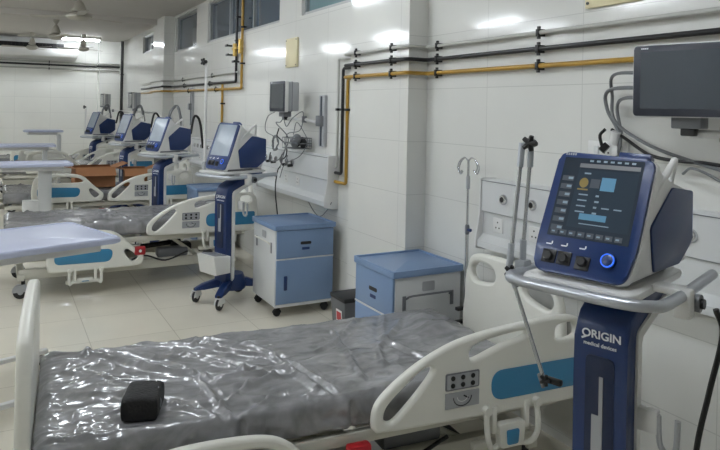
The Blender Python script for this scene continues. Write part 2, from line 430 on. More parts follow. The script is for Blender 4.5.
run(2.20, 0.012, 'pipe_grey', 5.22, 1.24, 'grey gas pipe, highest of the three around the near pillar')
run(2.11, 0.014, 'pipe_black', 5.13, 1.19, 'black gas pipe between the grey and yellow ones around the near pillar')
run(2.015, 0.014, 'pipe_yellow', 5.04, 1.11, 'yellow gas pipe, lowest of the three around the near pillar')
# far run
pipe('gas_pipe', [(g, 8.12, 3.2), (g, 8.12, 2.08), (g, 11.66, 2.09), (gc-0.02, 11.66, 2.09), (gc-0.02, 12.66, 2.09), (g, 12.66, 2.1), (g, 14.5, 2.1)], 0.017, 'pipe_black',
     'black gas pipe dropping beside the brass valve over the second bed', clamps=[((g, 8.12, 2.9), 'z'), ((g, 8.12, 2.6), 'z'), ((g, 9.3, 2.083), 'y'), ((g, 10.8, 2.088), 'y')])
pipe('gas_pipe', [(g, 7.90, 3.2), (g, 7.90, 1.99), (g, 11.66, 2.01), (gc-0.02, 11.66, 2.01), (gc-0.02, 12.66, 2.01), (g, 12.66, 2.01), (g, 14.5, 2.01)], 0.017, 'pipe_yellow',
     'yellow gas pipe dropping beside the black one over the second bed', clamps=[((g, 7.9, 2.75), 'z'), ((g, 7.9, 2.3), 'z'), ((g, 9.0, 1.996), 'y'), ((g, 10.5, 2.0), 'y')])
pipe('gas_pipe', [(g, 8.02, 2.20), (g, 11.66, 2.19), (gc-0.02, 11.66, 2.19), (gc-0.02, 12.66, 2.19), (g, 12.66, 2.19), (g, 14.5, 2.19)], 0.012, 'pipe_grey',
     'thin grey gas pipe running above the far black one', clamps=[((g, 9.2, 2.197), 'y'), ((g, 10.9, 2.192), 'y')])
pipe('gas_pipe', [(g+0.002, 8.70, 2.06), (g+0.002, 8.70, 1.28)], 0.017, 'pipe_yellow', 'short yellow gas drop behind the second ventilator', clamps=[((g, 8.7, 1.8), 'z')])
t = thing('gas_valve', 'brass gas valve with black taps on the vertical pipes', 'valve', (g-0.05, 8.0, 2.42))
b = MB(); b.cyl((0.03, -0.1, 0), (0.03, -0.1, 0.18), 0.03, 'brass'); b.cyl((0.03, 0.12, -0.02), (0.03, 0.12, 0.14), 0.028, 'brass'); b.cyl((0.03, -0.16, 0.08), (0.03, 0.22, 0.08), 0.016, 'brass'); b.build('body', t)
for dy, dz in ((0.24, 0.12), (0.2, 0.0), (-0.06, -0.1)):
    b = MB(); b.cyl((0.03, dy, dz), (-0.04, dy, dz), 0.012, 'dark_metal'); b.box((-0.045, dy, dz), (0.02, 0.10, 0.03), 'black', 0.006); b.build('tap', t)
for z, m, nm, r in ((2.76, 'pipe_grey', 'grey gas pipe, highest of three across the back wall', 0.018), (2.69, 'pipe_black', 'dark gas pipe, middle of three across the back wall', 0.022), (2.60, 'pipe_grey', 'pale gas pipe, lowest of three across the back wall', 0.018)):
    pipe('gas_pipe', [(-4.9, FY-0.04, z), (2.08, FY-0.04, z), (2.08, FY-0.26, z), (2.6, FY-0.26, z)], r, m, nm, clamps=[((x, FY-0.04, z), 'x') for x in (-2.5, -0.6, 1.02)])
pipe('drain_pipe', [(g-0.01, 17.05, CZ), (g-0.01, 17.05, 0.0)], 0.035, 'dark_metal', 'dark vertical pipe from ceiling to floor near the far corner', clamps=[((g-0.01, 17.05, 2.5), 'z'), ((g-0.01, 17.05, 1.5), 'z')])
# plates on the wall
t = thing('wall_plate', 'cream blank plate on the tiled wall above the small monitor', 'plate', (WX, 6.35, 2.33))
b = MB(); b.box((-0.012, 0, 0), (0.024, 0.30, 0.30), 'plate_cream', 0.005); b.build('cover', t)
for sy in (-1, 1):
    for sz in (-1, 1): MB().cyl((-0.022, sy*0.13, sz*0.13), (-0.028, sy*0.13, sz*0.13), 0.007, 'dark_metal', 8).build('screw', t)
t = thing('wall_plate', 'long cream plate with screws at the top above the near pipes', 'plate', (WX, 2.27, 2.39))
b = MB(); b.box((-0.01, 0, 0), (0.02, 0.34, 0.19), 'plate_cream', 0.004); b.build('cover', t)
for sy in (-1, 1): MB().cyl((-0.018, sy*0.15, -0.07), (-0.026, sy*0.15, -0.07), 0.008, 'dark_metal', 8).build('screw', t)

# ------------------------------------------------------------------ bed head panels (gas and power trunking)
def head_panel(y0, y1, z0, z1, label, simple=False):
    t = thing('bed_head_panel', label, 'wall panel', (WX, (y0+y1)/2, z0))
    h = z1-z0; L = (y1-y0)/2
    prof = [(0, h), (-0.085, h), (-0.10, h-0.01), (-0.10, h*0.55), (-0.085, h*0.53), (-0.085, h*0.22), (-0.13, h*0.13), (-0.13, h*0.04), (-0.06, 0), (0, 0)]
    b = MB(); b.prism(prof, -L, L, 'locker_white', 'XZ', 0.003)
    b.build('casing', t)
    for s in (-1, 1):
        b = MB(); b.prism([(0, h+0.006), (-0.10, h+0.006), (-0.108, h), (-0.108, h*0.5), (-0.138, h*0.15), (-0.138, h*0.02), (-0.06, -0.008), (0, -0.008)], s*L, s*(L+0.012), 'shell_white', 'XZ', 0.002)
        b.build('end_cap', t)
    if not simple:
        n = 6
        for k in range(n):
            yy = L-0.20-(2*L-0.4)*k/(n-1)*0.55
            b = MB(); b.lathe([(0.030, 0), (0.030, 0.008), (0.024, 0.016), (0.017, 0.016), (0.017, 0.008), (0.005, 0.006)], 'chrome', 20, Matrix.Translation((-0.10, yy, h*0.76)) @ Matrix.Rotation(-PI/2, 4, 'Y'))
            b.lathe([(0.016, 0.0), (0.015, 0.0165)], 'black', 16, Matrix.Translation((-0.10, yy, h*0.76)) @ Matrix.Rotation(-PI/2, 4, 'Y'))
            b.build('gas_outlet', t)
        for k in range(4):
            yy = L-0.14-0.30*k
            b = MB(); b.box((-0.087, yy, h*0.38), (0.008, 0.085, 0.085), 'shell_white', 0.004)
            for q in ((0, 0.018), (-0.014, -0.014), (0.014, -0.014)): b.cyl((-0.0905, yy+q[0], h*0.38+q[1]), (-0.0925, yy+q[0], h*0.38+q[1]), 0.005, 'black', 8)
            b.build('socket', t)
        b = MB(); b.box((-0.102, 0, h*0.98), (0.004, 2*L, 0.004), 'mid_grey'); b.box((-0.088, 0, h*0.545), (0.012, 2*L, 0.006), 'mid_grey'); b.build('seam', t)
    return t
head_panel(0.6, 3.14, 0.93, 1.35, 'grey white gas and power panel on wall behind the nearest ventilator')
head_panel(5.26, 7.0, 0.87, 1.33, 'grey white gas and power panel on wall behind the cabled monitor')
head_panel(8.0, 10.0, 0.87, 1.28, 'gas and power panel on wall behind the third bed')
head_panel(12.9, 14.0, 0.87, 1.28, 'farthest gas and power panel, beyond the far pillar', True)

# ------------------------------------------------------------------ beds
def mattress_mesh(L=2.08, W=0.94, z0=0.45, z1=0.575, nx=170, ny=78, seed=0, amp=1.0):
    bm = bmesh.new(); grid = []
    hx, hy = L/2, W/2
    folds = [([(0.38, 0.48), (0.69, 0.34), (1.0, 0.04), (1.1, -0.47)], .022, .016), ([(0.62, 0.25), (0.83, -0.03), (1.01, -0.1), (1.06, -0.36)], .018, .014), ([(0.93, 0.29), (1.07, -0.06), (1.14, -0.39)], .015, .012),
             ([(0.61, 0.05), (0.65, -0.2), (0.68, -0.47)], .016, .014), ([(0.66, -0.36), (0.8, -0.23), (0.93, -0.18), (1.05, -0.2)], .022, .016), ([(0.02, 0.46), (0.2, 0.38), (0.4, 0.19), (0.66, -0.06), (0.9, -0.12)], .022, .018),
             ([(0.04, -0.02), (0.33, -0.13), (0.50, -0.30), (0.63, -0.45)], .018, .016), ([(0.06, -0.41), (0.27, -0.44), (0.62, -0.46)], .012, .014), ([(1.39, 0.28), (1.35, -0.02), (1.3, -0.31)], .016, .013),
             ([(1.56, 0.4), (1.37, 0.16), (1.22, 0.05)], .014, .013), ([(1.81, 0.31), (1.52, -0.01), (1.45, -0.2)], .016, .015), ([(0.1, 0.2), (0.35, 0.02), (0.6, -0.05)], .013, .012), ([(0.75, 0.42), (1.0, 0.22), (1.3, 0.2)], .012, .012),
             ([(1.7, -0.3), (1.6, 0.1), (1.75, 0.4)], .014, .014), ([(0.72, -0.47), (0.85, -0.38), (1.0, -0.42), (1.1, -0.47)], .014, .014), ([(0.15, -0.3), (0.35, -0.25), (0.55, -0.36)], .010, .011)]
    segs = []
    for pl, h, wd in folds:
        n = len(pl)-1
        for q in range(n): segs.append((Vector(pl[q]), Vector(pl[q+1]), h*(0.7 if q in (0, n-1) else 1.0), wd, q == 0, q == n-1))
    def top(x, y):
        q = Vector((x*2.1+seed*7, y*3.2+x*0.8, seed))
        v = 0.009*noise.noise(q)+0.006*(1-abs(noise.noise(q*2.3+Vector((5, 2, 1)))*2))**2 + 0.005*(1-abs(noise.noise(Vector((x*9+y*6, y*11-x*4, 2+seed)))*2))**4
        p = Vector((x, y)); wob = 0.012*noise.noise(Vector((x*5, y*5, 3)))
        best = {}
        for a, c, h, wd, f, l in segs:
            d = c-a; tt = (p-a).dot(d)/d.dot(d); t = max(0, min(1, tt)); off = p-(a+d*t); dist = off.length
            if dist > 0.12: continue
            sgn = 1 if (d.x*off.y-d.y*off.x) > 0 else -1
            u = dist*sgn+wob
            e = h*math.exp(-(u/wd)**2)-h*0.55*math.exp(-((u-wd*2.2)/(wd*1.1))**2)
            key = (h if False else 0, round(h*1000), round(wd*1000))
            if key not in best or abs(e) > abs(best[key]): best[key] = e
        v += sum(best.values())
        v += 0.045*math.exp(-((x-1.93)/0.12)**2-((y-0.16)/0.22)**2)*(1+0.9*noise.noise(Vector((x*7, y*7, 9))))
        return v*amp
    def pt(i, j):
        # i along length, j over the cross-section: side - top - side
        x = L*i/nx
        s = 2*j/ny-1                                   # -1..1
        side = 0.17
        u = s*(1+side)
        if abs(u) <= 1:
            y = u*hy; e = max(0, abs(u)-0.94)/0.06; z = z1-0.018*e*e
            ex = min(x, L-x); e2 = max(0, 0.05-ex)/0.05; z -= 0.025*e2*e2
            z += top(x, y)*(1-0.6*e)
        else:
            k = (abs(u)-1)/side; y = math.copysign(hy+0.006*math.sin(PI*k), u)
            ex = min(x, L-x); e2 = max(0, 0.05-ex)/0.05
            z = z1-0.018-0.025*e2*e2*(1-k)-(z1-z0-0.018)*k + top(x, math.copysign(hy, u))*(0.4*(1-k))
            y += math.copysign(0.012, u)*(noise.noise(Vector((x*9, k*3, seed+4)))+0.6*(1-abs(noise.noise(Vector((x*16, k*2+x*5, 2))))*2)**2-0.3)*min(1, k*2+0.2)
            for c in (0.72, 1.18): y -= math.copysign(0.016, u)*math.exp(-((x-c)/0.012)**2)
        return (x, y, z)
    for i in range(nx+1): grid.append([bm.verts.new(pt(i, j)) for j in range(ny+1)])
    for i in range(nx):
        for j in range(ny): bm.faces.new((grid[i][j], grid[i+1][j], grid[i+1][j+1], grid[i][j+1]))
    for row, flip in ((grid[0], False), (grid[-1], True)):
        bm.faces.new(row if flip else row[::-1])
    bm.faces.new([grid[i][0] for i in range(nx+1)]+[grid[i][ny] for i in range(nx, -1, -1)])
    bmesh.ops.recalc_face_normals(bm, faces=bm.faces)
    me = bpy.data.meshes.new('mattress'); bm.to_mesh(me); bm.free()
    for p in me.polygons: p.use_smooth = True
    me.materials.append(MT['film']); return me
def bed_frame(t, dz):
    b = MB()
    for s in (-1, 1):
        b.bx(0.12, 2.30, s*0.455-0.018, s*0.455+0.018, 0.375+dz, 0.425+dz, 'cream_metal', 0.006)
        b.tube([(0.35, s*0.48, 0.37+dz), (0.35, s*0.48, 0.34+dz), (1.25, s*0.48, 0.34+dz), (1.25, s*0.48, 0.37+dz)], 0.008, 'cream_metal', 8)
    for x in (0.14, 0.7, 1.2, 1.7, 2.28): b.bx(x-0.02, x+0.02, -0.45, 0.45, 0.38+dz, 0.415+dz, 'cream_metal', 0.004)
    for k in range(12): b.bx(0.2+0.18*k, 0.32+0.18*k, -0.42, 0.42, 0.415+dz, 0.45+dz, 'cream_metal', 0.003)
    b.build('frame', t)
    b = MB()
    for s in (-1, 1): b.bx(0.22, 2.22, s*0.36-0.03, s*0.36+0.03, 0.16, 0.25, 'cream_metal', 0.01)
    for x in (0.24, 2.2): b.bx(x-0.03, x+0.03, -0.43, 0.43, 0.16, 0.21, 'cream_metal', 0.006)
    b.bx(1.0, 1.35, -0.33, 0.33, 0.17, 0.27, 'cream_metal', 0.01); b.bx(1.45, 1.75, -0.34, -0.20, 0.24, 0.33, 'mid_grey', 0.02)
    b.build('base_frame', t)
    for x0, x1 in ((0.55, 0.9), (1.9, 1.55)):
        b = MB()
        for s in (-1, 1): b.tube([(x0, s*0.3, 0.19), (x1, s*0.3, 0.39+dz)], 0.018, 'cream_metal', 8)
        b.cyl((x0, -0.32, 0.19), (x0, 0.32, 0.19), 0.014, 'dark_metal'); b.cyl((x1, -0.32, 0.385+dz), (x1, 0.32, 0.385+dz), 0.014, 'dark_metal')
        b.build('lift_arm', t)
    b = MB(); b.tube([(0.8, 0.0, 0.26), (1.75, 0.0, 0.33)], 0.026, 'black'); b.box((0.8, 0, 0.26), (0.18, 0.1, 0.1), 'black', 0.02); b.box((1.72, -0.15, 0.30), (0.2, 0.14, 0.1), 'rubber', 0.03); b.build('actuator', t)
    b = MB(); b.tube([(0.9, -0.44, 0.32), (1.1, -0.44, 0.25), (1.3, -0.43, 0.30), (1.5, -0.44, 0.24), (1.72, -0.44, 0.31)], 0.009, 'black', 8, 6); b.build('wiring', t)
    b = MB(); b.box((1.24, -0.54, 0.375), (0.10, 0.05, 0.08), 'red', 0.012); b.cyl((1.24, -0.52, 0.37), (1.24, -0.44, 0.38), 0.010, 'dark_metal'); p = b.build('release_pedal', t); p['label'] = 'red release pedal'
    b = MB(); b.cyl((1.24, -0.564, 0.375), (1.24, -0.568, 0.375), 0.014, 'label_white', 12); b.build('pedal_mark', p)
    for x in (0.26, 2.18):
        for s in (-1, 1): caster(t, x, s*0.40, 0.06, 'grey_plastic', 0.17)
def smoothpoly(p, n=6): return [tuple(v) for v in smoothpath([(a, b_, 0) for a, b_ in p], n, True)]
HEAD = [(1.295, .485), (1.315, .56), (1.40, .635), (1.52, .705), (1.68, .765), (1.86, .795), (2.05, .81), (2.24, .82), (2.35, .80), (2.395, .72), (2.40, .50), (2.36, .43), (2.1, .425), (1.7, .43), (1.36, .44), (1.31, .45)]
H1 = [(1.345, .50), (1.365, .478), (1.395, .482), (1.46, .535), (1.545, .62), (1.572, .66), (1.556, .678), (1.51, .665), (1.42, .60), (1.36, .545)]
H2 = [(1.755, .69), (1.755, .725), (1.79, .748), (1.90, .765), (2.03, .775), (2.05, .765), (2.03, .748), (1.93, .728), (1.80, .688), (1.77, .683)]
H3 = [(2.22, .72), (2.22, .765), (2.25, .782), (2.31, .782), (2.335, .76), (2.335, .725), (2.30, .71), (2.25, .71)]
FOOT = [(.345, .48), (.335, .60), (.36, .74), (.42, .795), (.60, .815), (.82, .805), (.94, .765), (1.04, .67), (1.13, .59), (1.175, .54), (1.165, .48), (1.11, .452), (.85, .447), (.5, .447), (.38, .45)]
F1 = [(1.00, .60), (1.02, .615), (1.05, .60), (1.115, .545), (1.115, .52), (1.09, .50), (1.06, .505), (1.02, .55)]
F2 = [(.44, .725), (.45, .70), (.55, .695), (.78, .695), (.91, .70), (.92, .72), (.86, .755), (.70, .768), (.52, .762), (.46, .75)]
def side_rail(t, kind, y, dz, facing=-1, panel=True, dx=0.0):
    o = facing
    T = XZT(y, dx, dz)
    if kind == 'head': r = plate('side_rail', smoothpoly(HEAD), [smoothpoly(H1), smoothpoly(H2), smoothpoly(H3)], 0.042, 0.014, 'cream', t, T)
    else: r = plate('side_rail', smoothpoly(FOOT), [smoothpoly(F1), smoothpoly(F2)], 0.042, 0.014, 'cream', t, T)
    ys = y+o*0.021
    if kind == 'head': blue = roundpoly([(1.865, .49), (2.37, .49), (2.37, .62), (1.865, .62)], [0.064, 0.02, 0.02, 0.064], 8)
    else: blue = roundpoly([(.40, .52), (.88, .515), (.90, .63), (.40, .65)], [0.05, 0.055, 0.055, 0.05], 8)
    b = MB(); b.prism(blue, ys-o*0.002, ys+o*0.003, 'blue_inlay', 'XZ', 0.001)
    b.build('inlay', r, Matrix.Translation((dx, 0, dz)))['label'] = 'blue inlay'
    if panel and kind == 'head':
        b = MB(); b.prism(roundpoly([(1.63, .567), (1.80, .567), (1.80, .64), (1.63, .64)], 0.008), ys-o*0.002, ys+o*0.003, 'mid_grey', 'XZ', 0.001)
        b.prism(roundpoly([(1.637, .573), (1.793, .573), (1.793, .634), (1.637, .634)], 0.006), ys, ys+o*0.0045, 'grey_plastic', 'XZ')
        for i in range(3):
            for j in range(2): b.cyl((1.665+0.05*i, ys, .588+.031*j), (1.665+0.05*i, ys+o*0.007, .588+.031*j), 0.0105, 'black', 12)
        b.build('control_panel', r, Matrix.Translation((0, 0, dz)))
        b = MB(); b.prism(roundpoly([(1.63, .49), (1.80, .49), (1.80, .557), (1.63, .557)], 0.004), ys-o*0.002, ys+o*0.003, 'grey_plastic', 'XZ')
        T2 = [(1.715+0.045*math.cos(a), ys+o*0.0035, .535+.038*math.sin(a)) for a in [PI+PI*k/14 for k in range(15)]]
        b.tube(T2, 0.0022, 'rubber', 6)
        T3 = [(1.715+0.026*math.cos(a), ys+o*0.0035, .535+.02*math.sin(a)) for a in [PI+PI*k/14 for k in range(15)]]
        b.tube(T3, 0.0016, 'label_white', 6); b.box((1.733, ys+o*0.0035, .533), (0.028, 0.002, 0.006), 'rubber', 0, (0, 0.5, 0))
        b.build('angle_gauge', r, Matrix.Translation((0, 0, dz)))
    return r
def hinge(t, xc, y, zt, facing=-1, drop=0.17):
    """folding bracket of a side rail: two arms, a crosspiece and a blue latch"""
    o = facing; b = MB()
    for s in (-1, 1):
        b.tube([(xc+s*0.135, y+o*0.03, zt+0.015), (xc+s*0.135, y+o*0.045, zt-0.10), (xc+s*0.105, y+o*0.035, zt-drop+0.01), (xc+s*0.05, y+o*0.0, zt-drop)], 0.013, 'cream', 10, 4)
        b.cyl((xc+s*0.135, y-o*0.01, zt+0.012), (xc+s*0.135, y+o*0.05, zt+0.012), 0.019, 'cream', 12)
        b.bx(xc+s*0.088-0.012, xc+s*0.088+0.012, y-o*0.01, y+o*0.03, zt-0.10, zt+0.02, 'cream', 0.006)
    b.bx(xc-0.16, xc+0.16, y-o*0.02, y-o*0.055, zt-drop-0.02, zt-drop+0.015, 'cream_metal', 0.006)
    h = b.build('rail_hinge', t)
    b = MB(); b.prism(roundpoly([(xc-0.07, zt-0.06), (xc+0.07, zt-0.06), (xc+0.06, zt-drop+0.005), (xc-0.06, zt-drop+0.005)], 0.012), y+o*0.002, y+o*0.04, 'cream', 'XZ', 0.004); k = b.build('latch_housing', h)
    b = MB(); b.prism(roundpoly([(xc-0.033, zt-0.088), (xc+0.033, zt-0.088), (xc+0.028, zt-drop+0.018), (xc-0.028, zt-drop+0.018)], 0.008), y+o*0.036, y+o*0.046, 'blue_inlay', 'XZ', 0.002); b.build('latch', h)['label'] = 'blue latch'
def end_board(t, x, W, z0, z1, name, tilt=0):
    h = W/2
    outer = smoothpoly([(-h+.01, z0), (-h-.005, (z0+z1)/2), (-h+.02, z1-.10), (-h+.10, z1-.012), (0, z1+.01), (h-.10, z1-.012), (h-.02, z1-.10), (h+.005, (z0+z1)/2), (h-.01, z0), (0, z0-.01)], 6)
    holes = [smoothpoly([(s*(h-.06), z1-.11), (s*(h-.13), z1-.055), (s*(h-.26), z1-.06), (s*(h-.30), z1-.10), (s*(h-.26), z1-.145), (s*(h-.10), z1-.165)], 5) for s in (-1, 1)]
    bd = plate(name, outer, holes, 0.05, 0.018, 'cream', t, YZT(x))
    return bd
def make_bed(loc, rz, label, lift=0.0, mesh=None, foot_drop=0.0, far_rails=False, near=True, fdx=0.0, panel=True, group='motorised hospital beds in a row'):
    t = thing('hospital_bed', label, 'bed', loc, rz, group)
    bed_frame(t, lift)
    m = link(bpy.data.objects.new('mattress', mesh), t); m.location = (0.06 if lift == 0 else 0.10, 0, lift)
    end_board(t, 0.03, 0.94, 0.30+lift, 0.97+lift, 'footboard')
    end_board(t, 2.385, 0.84, 0.42+lift, 0.93+lift, 'headboard')
    for s in (-1, 1):
        MB().bx(0.02, 0.14, s*0.30-0.02, s*0.30+0.02, 0.375+lift, 0.415+lift, 'cream_metal').build('board_bracket', t)
        MB().bx(2.26, 2.40, s*0.30-0.02, s*0.30+0.02, 0.375+lift, 0.43+lift, 'cream_metal').build('board_bracket', t)
    if near:
        side_rail(t, 'head', -0.535, lift+0.0, -1, panel); hinge(t, 1.97, -0.535, 0.445+lift)
        side_rail(t, 'foot', -0.535, lift-foot_drop, -1, True, fdx); hinge(t, 0.66+fdx, -0.535, 0.445+lift-foot_drop, -1, 0.10 if foot_drop > 0.05 else 0.17)
    if far_rails:
        side_rail(t, 'head', 0.535, lift, 1, panel); hinge(t, 2.03, 0.535, 0.435+lift, 1)
        side_rail(t, 'foot', 0.535, lift, 1); hinge(t, 0.66, 0.535, 0.445+lift, 1)
    return t
bed1 = make_bed((0.09, 2.945, 0), -0.078, 'nearest bed with a grey mattress in crinkled clear film and a black pouch on it', 0.0, mattress_mesh(L=2.12, W=0.94, nx=260, ny=120), 0.285, group=None)
small = mattress_mesh(nx=90, ny=44, seed=3, amp=1.1)
bed2 = make_bed((-0.05, 7.03, 0), 0, 'second bed, film wrapped mattress, lowered foot rail beside the blue topped table', 0.07, small, 0.285, group=None, fdx=0.10)
bed3 = make_bed((-0.05, 9.62, 0), 0, 'third bed from the camera with cardboard boxes lying on its mattress', 0.06, small, 0.0, group=None, fdx=0.07)
bed4 = make_bed((-0.05, 12.25, 0), 0, 'fourth bed from the camera, its rails raised behind the cardboard boxes', 0.18, small, 0.0, True, group=None, fdx=0.08)
bed5 = make_bed((-0.15, 14.9, 0), 0, 'farthest bed, nearest to the tiled back wall', 0.1, small, 0.0, False, group=None)

# black pouch on bed 1
t = thing('pouch', 'small black zipped pouch lying on the film wrapped mattress', 'pouch', (0.50, 2.60, 0.582), -0.36)
def pouch():
    bm = bmesh.new(); r = bmesh.ops.create_cube(bm, size=1)
    bmesh.ops.subdivide_edges(bm, edges=bm.edges, cuts=9, use_grid_fill=True)
    for v in bm.verts:
        x, y, z = v.co*2
        k = (abs(x)**6+abs(y)**6)**(1/6)
        pin = 1-0.10*abs(z)**2.5
        v.co = Vector((x*0.068*(1-0.07*abs(z)**4), y*0.090*(1-0.05*abs(z)**4), (z+1)*0.046*(1-0.05*(x*x)-0.06*y*y)+0.004*noise.noise(Vector((x*2, y*2, z*2)))))
    bmesh.ops.smooth_vert(bm, verts=bm.verts, factor=0.5, use_axis_x=True, use_axis_y=True, use_axis_z=True)
    me = bpy.data.meshes.new('pouch_body'); bm.to_mesh(me); bm.free()
    for p in me.polygons: p.use_smooth = True
    me.materials.append(MT['black_cloth']); o = link(bpy.data.objects.new('body', me), t)
    md = o.modifiers.new('s', 'SUBSURF'); md.levels = 1; md.render_levels = 1
pouch()
b = MB(); b.tube([(0.062*math.copysign(abs(math.cos(a))**0.3, math.cos(a)), 0.086*math.copysign(abs(math.sin(a))**0.3, math.sin(a)), 0.067) for a in [2*PI*k/28 for k in range(28)]], 0.0035, 'rubber', 6, 0, True); b.build('zip', t)
b = MB(); b.tube([(0.062, -0.02, 0.063), (0.072, -0.04, 0.055), (0.073, -0.06, 0.04)], 0.003, 'mid_grey', 6); b.build('zip_pull', t)

# cardboard boxes on bed 3
def carton(loc, rz, sx, sy, h, label):
    t = thing('cardboard_box', label, 'box', loc, rz)
    b = MB(); th = 0.006
    b.bx(-sx/2, sx/2, -sy/2, sy/2, 0, th, 'cardboard')
    for s in (-1, 1):
        b.bx(s*sx/2-s*th, s*sx/2, -sy/2, sy/2, 0, h, 'cardboard'); b.bx(-sx/2, sx/2, s*sy/2-s*th, s*sy/2, 0, h, 'cardboard')
    b.build('walls', t, smooth=False)
    for k, (ax, s) in enumerate((('x', -1), ('x', 1), ('y', -1), ('y', 1))):
        b = MB(); L = 0.5*sy if ax == 'x' else 0.4*sy
        a = 0.45+0.25*k
        if ax == 'x': b.box((s*(sx/2+0.5*L*math.cos(a)), 0, h+0.5*L*math.sin(a)*0.5), (L, sy*0.98, 0.005), 'cardboard', 0, (0, -s*a*0.5, 0))
        else: b.box((0, s*(sy/2+0.5*L*math.cos(a)), h-0.3*L*math.sin(a)), (sx*0.98, L, 0.005), 'cardboard', 0, (-s*a*0.8, 0, 0))
        b.build('flap', t, smooth=False)
carton((1.12, 9.52, 0.655), 0.04, 0.50, 0.38, 0.25, 'large brown cardboard box lying open on the third bed')
carton((1.66, 9.52, 0.655), -0.1, 0.30, 0.34, 0.22, 'smaller brown cardboard box beside the larger one, nearer the wall')

# IV pole
t = thing('iv_pole', 'slim steel drip pole with four curved hooks at the near bed head', 'drip pole', (2.53, 3.235, 0))
b = MB(); b.cyl((0, 0, 0.42), (0, 0, 1.0), 0.011, 'chrome'); b.lathe([(0.014, 0.40), (0.014, 0.44)], 'dark_metal'); b.build('lower_tube', t)
b = MB(); b.cyl((0, 0, 0.95), (0, 0, 1.46), 0.0075, 'chrome'); b.build('upper_tube', t)
b = MB(); b.lathe([(0.012, 1.0), (0.014, 1.01), (0.014, 1.05), (0.011, 1.06)], 'mid_grey'); b.cyl((0.0, -0.01, 1.03), (0, -0.035, 1.03), 0.01, 'navy'); b.build('height_clamp', t)
b = MB(); b.lathe([(0.011, 1.28), (0.013, 1.29), (0.013, 1.35), (0.010, 1.36)], 'grey_plastic'); b.build('grip', t)
for k in range(4):
    a = k*PI/2+0.2; c, s = math.cos(a), math.sin(a)
    b = MB(); b.tube([(0, 0, 1.45), (0.03*c, 0.03*s, 1.47), (0.065*c, 0.065*s, 1.45), (0.085*c, 0.085*s, 1.41), (0.07*c, 0.07*s, 1.375), (0.05*c, 0.05*s, 1.39)], 0.0045, 'chrome', 8, 5); b.build('hook', t)
b = MB(); b.box((-0.03, 0, 0.55), (0.08, 0.03, 0.02), 'dark_metal', 0.003); b.box((-0.03, 0, 0.47), (0.08, 0.03, 0.02), 'dark_metal', 0.003); b.build('bed_bracket', t)

# ------------------------------------------------------------------ lockers
def make_locker(loc, rz, label, h=0.73, w=0.50, d=0.50):
    t = thing('bedside_locker', label, 'bedside locker', loc, rz)
    z0 = 0.085
    b = MB(); b.bx(-w/2, w/2, -d/2+0.012, d/2, z0, h-0.035, 'locker_white', 0.008); b.build('body', t)
    b = MB()
    b.prism(roundpoly([(-w/2-.015, -d/2-.015), (w/2+.015, -d/2-.015), (w/2+.015, d/2+.015), (-w/2-.015, d/2+.015)], 0.02), h-0.035, h-0.005, 'locker_blue', 'XY', 0.006)
    for s in (-1, 1):
        b.bx(s*(w/2+.005)-.008, s*(w/2+.005)+.008, -d/2-.01, d/2+.01, h-.012, h+0.006, 'locker_blue', 0.004); b.bx(-w/2, w/2, s*(d/2+.005)-.008, s*(d/2+.005)+.008, h-.012, h+0.006, 'locker_blue', 0.004)
    b.build('top', t)
    zs = z0+0.62*(h-0.035-z0)
    b = MB(); b.bx(-w/2+.008, w/2-.008, -d/2-.006, -d/2+.012, zs+.006, h-.04, 'locker_blue', 0.005); dr = b.build('drawer', t)
    b = MB(); b.prism(roundpoly([(-.05, zs+.115), (.05, zs+.115), (.05, zs+.14), (-.05, zs+.14)], 0.012), -d/2-.0075, -d/2-.002, 'black', 'XZ')
    b.prism(roundpoly([(-.035, zs+.07), (.035, zs+.07), (.035, zs+.092), (-.035, zs+.092)], 0.006), -d/2-.0075, -d/2-.002, 'navy', 'XZ')
    b.build('handle', dr)
    b = MB(); b.bx(-w/2+.008, w/2-.008, -d/2-.006, -d/2+.012, z0+.025, zs-.006, 'locker_blue', 0.005); dd = b.build('door', t)
    b = MB(); b.prism(roundpoly([(-w/2+.075, zs-.26), (-w/2+.105, zs-.26), (-w/2+.105, zs-.14), (-w/2+.075, zs-.14)], 0.008), -d/2-.0085, -d/2-.002, 'navy', 'XZ', 0.001); b.build('handle', dd)
    b = MB(); b.bx(-w/2, w/2, -d/2-.004, -d/2+.01, zs-.005, zs+.005, 'locker_white'); b.build('trim_strip', t); b = MB(); b.bx(-w/2, w/2, -d/2-.006, -d/2+.01, z0, z0+.024, 'locker_white', 0.003); b.build('trim_strip', t)
    for s in (-1, 1):
        b = MB(); x = s*(w/2)
        b.tube([(x, -0.16, h-.17), (x+s*.03, -0.16, h-.15), (x+s*.035, -0.13, h-.145), (x+s*.035, 0.13, h-.145), (x+s*.03, 0.16, h-.15), (x, 0.16, h-.17)], 0.0065, 'mid_grey' if s > 0 else 'cream', 8)
        b.bx(x, x+s*.006, -0.19, -0.165, h-.24, h-.15, 'mid_grey', 0.002); b.bx(x, x+s*.006, 0.165, 0.19, h-.24, h-.15, 'mid_grey', 0.002)
        b.prism(roundpoly([(-.045, h-.135), (.045, h-.135), (.045, h-.075), (-.045, h-.075)], 0.01), x, x+s*0.004, 'grey_plastic', 'YZ')
        b.build('towel_rail', t)
    for sx in (-1, 1):
        for sy in (-1, 1): caster(t, sx*(w/2-.05), sy*(d/2-.05), 0.032, 'rubber', z0+0.002)
    return t
make_locker((2.305, 5.42, 0), 0, 'blue fronted bedside locker standing clear between the second ventilator and the pillar', 0.765, 0.54, 0.55)
make_locker((2.35, 3.620, 0), -PI/2, 'blue topped bedside locker behind the near bed, white side with towel rail facing', 0.775, 0.485, 0.50)
make_locker((2.36, 8.16, 0), -PI/2, 'bedside locker mostly hidden behind the second bed, its blue top showing', 0.76)

